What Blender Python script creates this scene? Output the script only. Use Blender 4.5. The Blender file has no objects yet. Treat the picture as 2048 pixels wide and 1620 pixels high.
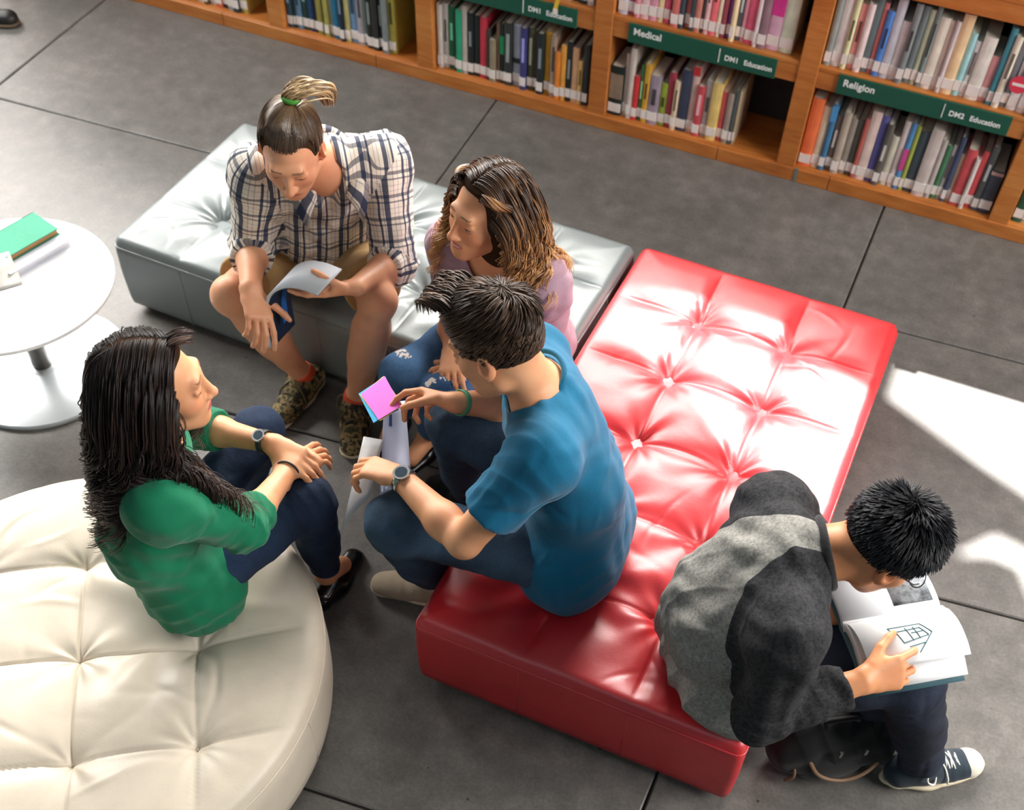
import bpy, bmesh, math, random
import numpy as np
from mathutils import Vector, Matrix
random.seed(7)
rng = np.random.default_rng(11)
COL = bpy.context.scene.collection
PI = math.pi

# ------------------------------------------------------------------ small helpers
def V(*a):
    return np.array(a if len(a) > 1 else a[0], dtype=float)
def nrm(v):
    v = np.asarray(v, float); return v / (np.linalg.norm(v) + 1e-12)
def link(o, parent=None):
    COL.objects.link(o)
    if parent is not None: o.parent = parent
    return o
def mesh_obj(name, verts, faces, mats=None, parent=None, smooth=True, fmat=None, uv=None):
    me = bpy.data.meshes.new(name)
    verts = np.asarray(verts, dtype=np.float32)
    if isinstance(faces, np.ndarray) and faces.ndim == 2:
        nf, k = faces.shape
        me.vertices.add(len(verts)); me.vertices.foreach_set('co', verts.ravel())
        me.loops.add(nf * k); me.loops.foreach_set('vertex_index', faces.astype(np.int32).ravel())
        me.polygons.add(nf)
        me.polygons.foreach_set('loop_start', np.arange(0, nf * k, k, dtype=np.int32))
        me.update(calc_edges=True)
    else:
        me.from_pydata([tuple(map(float, v)) for v in verts], [], [tuple(map(int, f)) for f in faces])
        me.update()
    for m in (mats if isinstance(mats, (list, tuple)) else [mats]):
        if m is not None: me.materials.append(m)
    if fmat is not None:
        me.polygons.foreach_set('material_index', np.asarray(fmat, dtype=np.int32))
    if uv is not None:
        l = me.uv_layers.new(name='UVMap'); l.data.foreach_set('uv', np.asarray(uv, dtype=np.float32).ravel())
    me.polygons.foreach_set('use_smooth', np.full(len(me.polygons), smooth))
    me.validate(); me.update()
    return link(bpy.data.objects.new(name, me), parent)
def tag(o, label, cat, group=None, kind=None):
    if label: o['label'] = label
    if cat: o['category'] = cat
    if group: o['group'] = group
    if kind: o['kind'] = kind
    return o
def empty(name, loc=(0, 0, 0), rotz=0.0, label=None, cat=None, group=None):
    o = bpy.data.objects.new(name, None); o.empty_display_size = .1
    o.location = loc; o.rotation_euler = (0, 0, rotz)
    link(o); tag(o, label, cat, group); return o

class MB:
    """collects simple shapes that make one part"""
    def __init__(s): s.bm = bmesh.new()
    def box(s, lo, hi, rotz=0, M=None):
        c = [(lo[i] + hi[i]) / 2 for i in range(3)]; d = [abs(hi[i] - lo[i]) for i in range(3)]
        m = Matrix.Translation(c) @ Matrix.Rotation(rotz, 4, 'Z') @ Matrix.Diagonal((*d, 1))
        if M is not None: m = M @ m
        bmesh.ops.create_cube(s.bm, size=1, matrix=m); return s
    def bevel(s, w, seg=2):
        bmesh.ops.bevel(s.bm, geom=list(s.bm.edges), offset=w, segments=seg, affect='EDGES', profile=.5, clamp_overlap=True); return s
    def raw(s, verts, faces):
        vs = [s.bm.verts.new(tuple(map(float, v))) for v in verts]
        for f in faces:
            try: s.bm.faces.new([vs[i] for i in f])
            except ValueError: pass
        return s
    def tube(s, pts, r, n=8, closed=False, caps=True):
        v, f = tube_geo(pts, r, n, closed, caps); return s.raw(v, f)
    def build(s, name, mat, parent=None, smooth=False):
        bmesh.ops.recalc_face_normals(s.bm, faces=list(s.bm.faces))
        me = bpy.data.meshes.new(name); s.bm.to_mesh(me); s.bm.free()
        for m in (mat if isinstance(mat, (list, tuple)) else [mat]): me.materials.append(m)
        me.polygons.foreach_set('use_smooth', np.full(len(me.polygons), smooth))
        return link(bpy.data.objects.new(name, me), parent)

def frames(pts, closed=False):
    pts = np.asarray(pts, float); n = len(pts)
    if closed: t = np.roll(pts, -1, 0) - np.roll(pts, 1, 0)
    else: t = np.gradient(pts, axis=0)
    t /= np.linalg.norm(t, axis=1, keepdims=True) + 1e-12
    a = V(0, 0, 1) if abs(t[0][2]) < .9 else V(1, 0, 0)
    u = nrm(np.cross(a, t[0])); us = []
    for i in range(n):
        u = u - t[i] * (u @ t[i]); u = nrm(u); us.append(u)
    us = np.array(us); return t, us, np.cross(t, us)
def tube_geo(pts, r, n=8, closed=False, caps=True):
    pts = np.asarray(pts, float); t, u, w = frames(pts, closed)
    r = np.broadcast_to(np.asarray(r, float), (len(pts),))
    a = np.arange(n) / n * 2 * PI
    ring = pts[:, None] + r[:, None, None] * (np.cos(a)[None, :, None] * u[:, None] + np.sin(a)[None, :, None] * w[:, None])
    v = ring.reshape(-1, 3); m = len(pts); f = []
    for i in range(m if closed else m - 1):
        j = (i + 1) % m
        for k in range(n): f.append((i * n + k, i * n + (k + 1) % n, j * n + (k + 1) % n, j * n + k))
    if caps and not closed:
        f.append(tuple(range(n))[::-1]); f.append(tuple((m - 1) * n + k for k in range(n)))
    return v, f
def catmull(P, n=8):
    P = np.asarray(P, float); Q = np.vstack([2 * P[0] - P[1], P, 2 * P[-1] - P[-2]]); out = []
    for i in range(1, len(Q) - 2):
        for t in np.arange(n) / n:
            a, b, c, d = Q[i - 1], Q[i], Q[i + 1], Q[i + 2]
            out.append(.5 * (2 * b + (c - a) * t + (2 * a - 5 * b + 4 * c - d) * t * t + (3 * b - a - 3 * c + d) * t ** 3))
    out.append(P[-1]); return np.array(out)

# ------------------------------------------------------------------ materials
def srgb(r, g, b):
    def f(c):
        c /= 255.; return c / 12.92 if c <= .04045 else ((c + .055) / 1.055) ** 2.4
    return (f(r), f(g), f(b), 1)
class NT:
    def __init__(s, name):
        s.m = bpy.data.materials.new(name); s.m.use_nodes = True; s.t = s.m.node_tree
        s.b = s.t.nodes['Principled BSDF']
    def n(s, kind, **kw):
        x = s.t.nodes.new(kind)
        for k, v in kw.items():
            if k in x.inputs.keys() and not hasattr(x, k): x.inputs[k].default_value = v
            else: setattr(x, k, v)
        return x
    def l(s, a, b): s.t.links.new(a, b)
    def coord(s, which='Object', scale=None):
        c = s.n('ShaderNodeTexCoord').outputs[which]
        if scale is not None:
            mp = s.n('ShaderNodeMapping'); mp.inputs['Scale'].default_value = scale; s.l(c, mp.inputs[0]); return mp.outputs[0]
        return c
    def noise(s, vec, scale, detail=4, rough=.55):
        x = s.n('ShaderNodeTexNoise'); x.inputs['Scale'].default_value = scale; x.inputs['Detail'].default_value = detail
        x.inputs['Roughness'].default_value = rough; s.l(vec, x.inputs['Vector']); return x.outputs[0]
    def ramp(s, fac, stops):
        x = s.n('ShaderNodeValToRGB'); e = x.color_ramp.elements
        while len(e) < len(stops): e.new(.5)
        for i, (p, c) in enumerate(stops): e[i].position = p; e[i].color = c
        s.l(fac, x.inputs[0]); return x.outputs[0]
    def mix(s, fac, a, b, mode='MIX'):
        x = s.n('ShaderNodeMix', data_type='RGBA', blend_type=mode)
        for i, v in ((0, fac), (6, a), (7, b)):
            if hasattr(v, 'is_output'): s.l(v, x.inputs[i])
            else: x.inputs[i].default_value = v
        return x.outputs[2]
    def math(s, op, a, b=None, c=None):
        x = s.n('ShaderNodeMath', operation=op)
        for i, v in enumerate((a, b, c)):
            if v is None: continue
            if hasattr(v, 'is_output'): s.l(v, x.inputs[i])
            else: x.inputs[i].default_value = v
        return x.outputs[0]
    def bump(s, h, strength=.2, dist=.01):
        x = s.n('ShaderNodeBump'); x.inputs['Strength'].default_value = strength; x.inputs['Distance'].default_value = dist
        s.l(h, x.inputs['Height']); s.l(x.outputs[0], s.b.inputs['Normal']); return x
    def set(s, **kw):
        for k, v in kw.items(): s.b.inputs[k.replace('_', ' ')].default_value = v
        return s
def mat_plain(name, c, rough=.5, metal=0., spec=.5, var=.06, scale=30., bump=0., sub=0.):
    t = NT(name); v = t.coord(); n = t.noise(v, scale)
    a = tuple(x * (1 - var) for x in c[:3]) + (1,); b = tuple(min(1, x * (1 + var)) for x in c[:3]) + (1,)
    t.l(t.ramp(n, [(.3, a), (.7, b)]), t.b.inputs['Base Color'])
    t.set(Roughness=rough, Metallic=metal); t.b.inputs['Specular IOR Level'].default_value = spec
    if bump: t.bump(t.noise(v, scale * 6, 2), bump, .004)
    return t.m
def mat_leather(name, c, rough=.38, spec=.5):
    t = NT(name); v = t.coord()
    n = t.noise(v, 6.); a = tuple(x * .9 for x in c[:3]) + (1,); b = tuple(min(1, x * 1.08) for x in c[:3]) + (1,)
    t.l(t.ramp(n, [(.3, a), (.7, b)]), t.b.inputs['Base Color'])
    vo = t.n('ShaderNodeTexVoronoi'); vo.inputs['Scale'].default_value = 380; t.l(v, vo.inputs['Vector'])
    h = t.math('ADD', t.math('MULTIPLY', vo.outputs['Distance'], .25), t.noise(v, 40., 3))
    t.bump(h, .12, .004); t.set(Roughness=rough); t.b.inputs['Specular IOR Level'].default_value = spec
    return t.m
def mat_fabric(name, c, var=.12, rough=.85, fine=500., bump=.25, c2=None, scale=9.):
    t = NT(name); v = t.coord()
    a = tuple(x * (1 - var) for x in c[:3]) + (1,); b = c2 or tuple(min(1, x * (1 + var)) for x in c[:3]) + (1,)
    n = t.math('ADD', t.math('MULTIPLY', t.noise(v, scale, 3), .6), t.math('MULTIPLY', t.noise(v, fine * .5, 2), .4))
    t.l(t.ramp(n, [(.35, a), (.65, b)]), t.b.inputs['Base Color'])
    t.bump(t.math('ADD', t.noise(v, fine, 2), t.math('MULTIPLY', t.noise(v, 60., 3), 2.)), bump, .002)
    t.set(Roughness=rough); t.b.inputs['Specular IOR Level'].default_value = .25
    t.b.inputs['Sheen Weight'].default_value = .15
    return t.m
def mat_skin(name, c, brow=(.02, .015, .012, 1), lip=None, smile=0.):
    """skin; lips, brows, lashes and the blush of cheeks and nose follow the head's own coordinates"""
    t = NT(name); v = t.coord(); n = t.noise(v, 14., 4)
    a = (c[0] * .93, c[1] * .84, c[2] * .80, 1); b = (min(1, c[0] * 1.05), c[1] * 1.08, c[2] * 1.08, 1)
    col = t.ramp(n, [(.3, a), (.7, b)])
    at = t.n('ShaderNodeAttribute', attribute_name='headpos'); sp = t.n('ShaderNodeSeparateXYZ'); t.l(at.outputs['Vector'], sp.inputs[0])
    x = t.math('ABSOLUTE', sp.outputs[0]); y = sp.outputs[1]; z = sp.outputs[2]
    def ell(cx, cz, rx, rz, y0, k=4., y1=1.):
        u = t.math('DIVIDE', t.math('SUBTRACT', x, cx), rx); w = t.math('DIVIDE', t.math('SUBTRACT', z, cz), rz)
        r2 = t.math('ADD', t.math('MULTIPLY', u, u), t.math('MULTIPLY', w, w))
        m = t.math('MULTIPLY', t.math('SUBTRACT', 1., r2), k); cl = t.n('ShaderNodeClamp'); t.l(m, cl.inputs[0])
        return t.math('MULTIPLY', cl.outputs[0], t.math('MULTIPLY', t.math('GREATER_THAN', y, y0), t.math('LESS_THAN', y, y1)))
    red = (c[0] * .92, c[1] * .62, c[2] * .56, 1)
    for e, f in ((ell(.040, -.018, .026, .022, .03, 1.), .45), (ell(0, -.030, .014, .012, .08, 1.), .45), (ell(.085, 0, .02, .04, -.05, 1., .04), .5)):
        col = t.mix(t.math('MULTIPLY', e, f), col, red)
    lp = lip or (c[0] * .80, c[1] * .48, c[2] * .46, 1)
    col = t.mix(t.math('MULTIPLY', ell(0, -.0615 + .003 * smile, .0245 + .004 * smile, .0105, .078, 3.), .85), col, lp)
    col = t.mix(ell(0, -.0605 + .001 * smile, .020 + .004 * smile, .0011 + .0022 * smile, .078, 2.), col, (.75, .72, .68, 1) if smile > .5 else (lp[0] * .35, lp[1] * .3, lp[2] * .3, 1))
    zc = t.math('MULTIPLY', t.math('POWER', t.math('SUBTRACT', x, .027), 2.), -7.)
    bw = t.math('ABSOLUTE', t.math('SUBTRACT', z, t.math('ADD', zc, .0375)))
    bm = t.math('MULTIPLY', t.math('MULTIPLY', t.math('LESS_THAN', bw, .0025), t.math('GREATER_THAN', y, .062)), t.math('MULTIPLY', t.math('GREATER_THAN', x, .012), t.math('LESS_THAN', x, .041)))
    col = t.mix(t.math('MULTIPLY', bm, .6), col, brow)
    col = t.mix(t.math('MULTIPLY', ell(.031, .014, .018, .009, .06, 1.), .35), col, red)
    col = t.mix(ell(.031, .0045, .0135, .0042, .06, 4.), col, (.72, .68, .64, 1))
    col = t.mix(ell(.031, .0050, .0050, .0050, .06, 4.), col, (.03, .018, .012, 1))
    col = t.mix(ell(.031, .0082, .0150, .0022, .06, 3.), col, brow)
    col = t.mix(ell(.0065, -.0405, .0038, .0030, .085, 3.), col, (c[0] * .25, c[1] * .15, c[2] * .15, 1))
    t.l(col, t.b.inputs['Base Color'])
    t.bump(t.noise(v, 300., 3), .05, .002)
    t.set(Roughness=.50); t.b.inputs['Subsurface Weight'].default_value = .12
    t.b.inputs['Subsurface Radius'].default_value = (.012, .005, .003); t.b.inputs['Subsurface Scale'].default_value = 1.
    return t.m
def mat_hair(name, stops, rough=.34, spec=.55):
    """strand colour from a per-strand attribute"""
    t = NT(name); a = t.n('ShaderNodeAttribute', attribute_name='strand')
    t.l(t.ramp(a.outputs['Fac'], stops), t.b.inputs['Base Color'])
    t.set(Roughness=rough); t.b.inputs['Specular IOR Level'].default_value = spec
    return t.m

# ------------------------------------------------------------------ distance-field sculpting
def rc(a, b, ra, rb, k=.02, n=None, s=1., op='u'):
    return dict(t='rc', a=V(a), b=V(b), ra=ra, rb=rb, k=k, n=None if n is None else nrm(n), s=s, op=op)
def el(c, r, k=.02, M=None, op='u'):
    return dict(t='el', c=V(c), r=V(r), k=k, M=np.eye(3) if M is None else np.asarray(M, float), op=op)   # M columns = axes
def plane(p, n, k=.002):      # keeps the side the normal points away from
    return dict(t='pl', c=V(p), nn=nrm(n), k=k, op='i')
def tor(c, ax, R, r, k=.006, op='u'):
    return dict(t='to', c=V(c), nn=nrm(ax), R=R, r=r, k=k, op=op)
def box(c, h, rr, k=.006, M=None, op='u'):
    return dict(t='bx', c=V(c), h=V(h), rr=rr, k=k, M=np.eye(3) if M is None else np.asarray(M, float), op=op)
def grp(ps, k=.03, op='u'):   # several primitives resolved first, then blended as one
    return dict(t='grp', ps=ps, k=k, op=op)
def local(M, o, p):           # move a primitive from a local frame (axes = columns of M) to the world
    q = dict(p)
    if p.get('t') == 'grp': q['ps'] = [local(M, o, x) for x in p['ps']]; return q
    for key in ('a', 'b', 'c'):
        if key in q: q[key] = M @ q[key] + o
    for key in ('n', 'nn'):
        if q.get(key) is not None: q[key] = M @ q[key]
    if 'M' in q: q['M'] = M @ q['M']
    return q
def bounds(p):
    t = p['t']
    if t == 'grp':
        b = [bounds(x) for x in p['ps'] if x['op'] == 'u']; return np.min([x[0] for x in b], 0), np.max([x[1] for x in b], 0)
    if t == 'rc':
        m = max(p['ra'], p['rb']); return np.minimum(p['a'], p['b']) - m, np.maximum(p['a'], p['b']) + m
    if t == 'el': m = p['r'].max(); return p['c'] - m, p['c'] + m
    if t == 'to': m = p['R'] + p['r']; return p['c'] - m, p['c'] + m
    if t == 'bx': m = np.linalg.norm(p['h']) + p['rr']; return p['c'] - m, p['c'] + m
    return None
def ev(p, X, Y, Z):
    t = p['t']
    if t == 'grp':
        D = np.full(np.broadcast(X, Y, Z).shape, .3, dtype=np.float32)
        for x in p['ps']: D = comb(D, ev(x, X, Y, Z), x['k'], x['op'])
        return D
    if t == 'rc':
        a = p['a']; ba = p['b'] - a; x, y, z = X - a[0], Y - a[1], Z - a[2]
        if p['n'] is not None and p['s'] != 1.:
            n = p['n']; d = (x * n[0] + y * n[1] + z * n[2]) * (1 / p['s'] - 1); x = x + d * n[0]; y = y + d * n[1]; z = z + d * n[2]
        L = ba @ ba + 1e-12
        h = np.clip((x * ba[0] + y * ba[1] + z * ba[2]) / L, 0, 1)
        return np.sqrt((x - ba[0] * h) ** 2 + (y - ba[1] * h) ** 2 + (z - ba[2] * h) ** 2) - (p['ra'] + (p['rb'] - p['ra']) * h)
    if t == 'pl':
        c, n = p['c'], p['nn']; return (X - c[0]) * n[0] + (Y - c[1]) * n[1] + (Z - c[2]) * n[2]
    if t == 'to':
        c, n = p['c'], p['nn']; x, y, z = X - c[0], Y - c[1], Z - c[2]
        h = x * n[0] + y * n[1] + z * n[2]; q = np.sqrt(np.maximum(x * x + y * y + z * z - h * h, 0)) - p['R']
        return np.sqrt(q * q + h * h) - p['r']
    x, y, z = X - p['c'][0], Y - p['c'][1], Z - p['c'][2]; M = p['M']
    u = x * M[0, 0] + y * M[1, 0] + z * M[2, 0]; v = x * M[0, 1] + y * M[1, 1] + z * M[2, 1]; w = x * M[0, 2] + y * M[1, 2] + z * M[2, 2]
    if t == 'el':
        r = p['r']; k0 = np.sqrt((u / r[0]) ** 2 + (v / r[1]) ** 2 + (w / r[2]) ** 2)
        k1 = np.sqrt((u / r[0] ** 2) ** 2 + (v / r[1] ** 2) ** 2 + (w / r[2] ** 2) ** 2) + 1e-9
        return k0 * (k0 - 1) / k1
    h = p['h']; qx, qy, qz = np.abs(u) - h[0], np.abs(v) - h[1], np.abs(w) - h[2]
    return np.sqrt(np.maximum(qx, 0) ** 2 + np.maximum(qy, 0) ** 2 + np.maximum(qz, 0) ** 2) + np.minimum(np.maximum(qx, np.maximum(qy, qz)), 0) - p['rr']
def comb(D, d, k, op):
    if op == 's': d = -d
    if op == 'u':
        h = np.maximum(k - np.abs(D - d), 0) / k; return np.minimum(D, d) - h * h * k * .25
    h = np.maximum(k - np.abs(D - d), 0) / k; return np.maximum(D, d) + h * h * k * .25
def field_points(prims, P):
    D = np.full(len(P), .3)
    for p in prims: D = comb(D, ev(p, P[:, 0], P[:, 1], P[:, 2]), p['k'], p['op'])
    return D
def sdf_mesh(prims, res, lo=None, hi=None):
    bl = [bounds(p) for p in prims if p['op'] == 'u']
    L = np.min([b[0] for b in bl], 0) - 2.5 * res; H = np.max([b[1] for b in bl], 0) + 2.5 * res
    if lo is not None: L = np.maximum(L, lo)
    if hi is not None: H = np.minimum(H, hi)
    N = np.ceil((H - L) / res).astype(int) + 1
    D = np.full(N, .05, dtype=np.float32)
    ax = [(L[i] + np.arange(N[i]) * res).astype(np.float32) for i in range(3)]
    for p in prims:
        b = bounds(p)
        if b is None: sl = [slice(0, N[i]) for i in range(3)]
        else:
            m = p['k'] + 4 * res
            sl = [slice(max(0, int((b[0][i] - m - L[i]) / res)), max(0, min(N[i], int((b[1][i] + m - L[i]) / res) + 2))) for i in range(3)]
            if any(s.stop <= s.start for s in sl): continue
        X = ax[0][sl[0]][:, None, None]; Y = ax[1][sl[1]][None, :, None]; Z = ax[2][sl[2]][None, None, :]
        D[tuple(sl)] = comb(D[tuple(sl)], ev(p, X, Y, Z).astype(np.float32), np.float32(p['k']), p['op'])
    D[[0, -1]] = .05; D[:, [0, -1]] = .05; D[:, :, [0, -1]] = .05
    ins = D < 0
    c8 = [ins[i:N[0] - 1 + i, j:N[1] - 1 + j, k:N[2] - 1 + k] for i in (0, 1) for j in (0, 1) for k in (0, 1)]
    al = c8[0].copy(); an = c8[0].copy()
    for c in c8[1:]: al &= c; an |= c
    mixed = an & ~al; ijk = np.argwhere(mixed)
    idx = np.full(mixed.shape, -1, dtype=np.int32); idx[mixed] = np.arange(len(ijk))
    cs = {(i, j, k): D[ijk[:, 0] + i, ijk[:, 1] + j, ijk[:, 2] + k] for i in (0, 1) for j in (0, 1) for k in (0, 1)}
    acc = np.zeros((len(ijk), 3)); cnt = np.zeros(len(ijk))
    for a in range(3):
        for o1 in (0, 1):
            for o2 in (0, 1):
                c0 = [0, 0, 0]; c0[(a + 1) % 3] = o1; c0[(a + 2) % 3] = o2; c1 = list(c0); c1[a] = 1
                d0, d1 = cs[tuple(c0)], cs[tuple(c1)]; m = (d0 < 0) != (d1 < 0)
                t = np.where(m, d0 / np.where(m, d0 - d1, 1), 0)
                pos = np.tile(np.array(c0, float), (len(ijk), 1)); pos[:, a] = t
                acc[m] += pos[m]; cnt[m] += 1
    verts = L + (ijk + acc / np.maximum(cnt, 1)[:, None]) * res
    F = []
    for a in range(3):
        b, c = (a + 1) % 3, (a + 2) % 3
        s0 = [slice(1, N[i] - 1) for i in range(3)]; s1 = list(s0); s0[a] = slice(0, N[a] - 1); s1[a] = slice(1, N[a])
        A, B = ins[tuple(s0)], ins[tuple(s1)]
        for flip, m in ((False, A & ~B), (True, ~A & B)):
            e = np.argwhere(m)
            if not len(e): continue
            e = e + np.array([0 if i == a else 1 for i in range(3)])
            def g(db, dc):
                q = e.copy(); q[:, b] += db; q[:, c] += dc; return idx[q[:, 0], q[:, 1], q[:, 2]]
            q = np.stack([g(-1, -1), g(0, -1), g(0, 0), g(-1, 0)], 1)
            F.append(q[:, ::-1] if flip else q)
    F = np.vstack(F)
    return verts, F
def vnormals(v, f):
    n = np.cross(v[f[:, 2]] - v[f[:, 0]], v[f[:, 3]] - v[f[:, 1]]); o = np.zeros_like(v)
    for i in range(4): np.add.at(o, f[:, i], n)
    return o / (np.linalg.norm(o, axis=1, keepdims=True) + 1e-12)
def relax(v, f, it=2, lam=.5):
    for _ in range(it):
        acc = np.zeros_like(v); c = np.zeros(len(v))
        for i in range(4):
            a, b = f[:, i], f[:, (i + 1) % 4]
            np.add.at(acc, a, v[b]); np.add.at(c, a, 1); np.add.at(acc, b, v[a]); np.add.at(c, b, 1)
        v = v + lam * (acc / np.maximum(c, 1)[:, None] - v)
    return v
def wrinkle(v, f, folds, noise_amp=.0015, seed=0, creases=0.):
    """folds: (centre, radius, direction across the ridges, wavelength, amplitude)"""
    n = vnormals(v, f); r = np.random.default_rng(seed); d = np.zeros(len(v))
    for i in range(6):
        k = nrm(r.normal(size=3)) * (2 * PI / r.uniform(.05, .14)); d += noise_amp / 2 * np.sin(v @ k + r.uniform(0, 6) + 1.3 * np.sin(v @ (nrm(r.normal(size=3)) * 40)))
    for c, rad, dr, wl, amp in folds:
        c = V(c); q = v - c; w = np.exp(-(q ** 2).sum(1) / rad ** 2); dr = nrm(dr)
        oth = nrm(np.cross(dr, nrm(r.normal(size=3))))
        ph = q @ dr / wl * 2 * PI + 1.1 * np.sin(q @ oth / (wl * 1.7) * PI + r.uniform(0, 6)) + r.uniform(0, 6)
        s = np.sin(ph); d += 1.5 * amp * w * (.5 - np.abs(np.sin(ph / 2)) ** .8 + .25 * s)
    m = int(len(v) / 1500) if creases else 0               # short bent creases scattered over the cloth
    for _ in range(m):
        c = v[r.integers(len(v))]; q = v - c; k = (q ** 2).sum(1) < .0225; qq = q[k]
        a = nrm(r.normal(size=3) + V(0, 0, .6 * r.normal())); nn = n[np.argmin((q ** 2).sum(1))]; a = nrm(a - nn * (a @ nn)); b = np.cross(nn, a)
        t, s = qq @ a, qq @ b; s = s + r.normal() * 3. * t * t
        d[k] += r.choice((-1, -1, 1)) * r.uniform(.3, 1.) * creases * np.exp(-(s / r.uniform(.006, .012)) ** 2) * np.exp(-(t / r.uniform(.025, .06)) ** 2) * np.exp(-((qq @ nn) / .03) ** 2)
    return v + n * d[:, None]
# ================================================================== CAMERA
F_PX, PITCH, ROLL, YAW = 2255.5, .921, .072, -.293
def camera():
    fw = V(math.sin(YAW) * math.cos(PITCH), math.cos(YAW) * math.cos(PITCH), -math.sin(PITCH))
    r = V(math.cos(YAW), -math.sin(YAW), 0); up = np.cross(r, fw)
    r2 = math.cos(ROLL) * r + math.sin(ROLL) * up; u2 = -math.sin(ROLL) * r + math.cos(ROLL) * up
    cd = bpy.data.cameras.new('camera'); o = link(bpy.data.objects.new('camera', cd))
    m = np.eye(4); m[:3, 0] = r2; m[:3, 1] = u2; m[:3, 2] = -fw; m[:3, 3] = (0, 0, 2.62)
    o.matrix_world = Matrix(m.tolist())
    cd.sensor_fit = 'HORIZONTAL'; cd.sensor_width = 36; cd.lens = F_PX / 2048 * 36
    cd.shift_x = -75 / 2048; cd.shift_y = 267.8 / 2048
    cd.dof.use_dof = True; cd.dof.focus_distance = 2.55; cd.dof.aperture_fstop = 3.4
    cd.clip_start = .05
    bpy.context.scene.camera = o
camera()

# ================================================================== FLOOR
def floor():
    t = NT('polished_concrete'); v = t.coord()
    n1 = t.noise(v, 1.3, 5, .6); n2 = t.noise(v, 14., 6, .65); n3 = t.noise(v, 110., 3, .6)
    f = t.math('ADD', t.math('MULTIPLY', n1, .35), t.math('ADD', t.math('MULTIPLY', n2, .4), t.math('MULTIPLY', n3, .25)))
    base = t.ramp(f, [(.32, srgb(76, 74, 71)), (.5, srgb(104, 101, 97)), (.68, srgb(134, 129, 123))])
    vo = t.n('ShaderNodeTexVoronoi'); vo.inputs['Scale'].default_value = 7.; t.l(v, vo.inputs['Vector'])
    spk = t.math('LESS_THAN', vo.outputs['Distance'], .028)
    t.l(t.mix(t.math('MULTIPLY', spk, .8), base, srgb(38, 36, 36)), t.b.inputs['Base Color'])
    t.l(t.math('MULTIPLY_ADD', n2, .22, .34), t.b.inputs['Roughness'])
    t.b.inputs['Specular IOR Level'].default_value = .5
    t.bump(t.math('ADD', n3, n2), .08, .003)
    grout = mat_plain('dark_joint', srgb(40, 37, 35), .9)
    yl = [(-2.3, .03), (-1.2, .03), (-.11, .035), (.99, .044), (2.092, .058), (3.203, .0135), (4.31, .0), (5.4, 0), (6.6, 0), (9, 0), (12, 0)]
    xl = [(-12, 0), (-9, 0), (-6.9, 0), (-5.2, .0), (-3.434, .0), (-1.56, .0), (-.134, .052), (1.6, .03), (3.3, .03), (5.1, .03), (8, 0)]
    P = [[None] * len(xl) for _ in yl]
    for i, (a, b) in enumerate(yl):
        for j, (c, d) in enumerate(xl):
            x = (c + d * a) / (1 - d * b); P[i][j] = V(x, a + b * x)
    vv, ff, fm = [], [], []
    g, ch = .0035, .004
    for i in range(len(yl) - 1):
        for j in range(len(xl) - 1):
            q = [P[i][j], P[i][j + 1], P[i + 1][j + 1], P[i + 1][j]]
            s = [V(1, 1), V(-1, 1), V(-1, -1), V(1, -1)]; b0 = len(vv)
            for off, z in ((g, -.012), (g, -.003), (g + ch, 0)):
                for k in range(4):
                    p = q[k] + s[k] * off; vv.append((p[0], p[1], z))
            ff.append((b0 + 8, b0 + 9, b0 + 10, b0 + 11)); fm.append(0)
            for r in (0, 4):
                for k in range(4):
                    ff.append((b0 + r + k, b0 + r + (k + 1) % 4, b0 + r + 4 + (k + 1) % 4, b0 + r + 4 + k)); fm.append(0)
    b0 = len(vv); vv += [(-12, -3, -.01), (8, -3, -.01), (8, 12, -.01), (-12, 12, -.01)]; ff.append((b0, b0 + 1, b0 + 2, b0 + 3)); fm.append(1)
    o = mesh_obj('floor', vv, ff, [t.m, grout], smooth=False, fmat=fm)
    tag(o, 'polished concrete floor in large square slabs with dark joints', 'floor', kind='structure')
floor()

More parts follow.
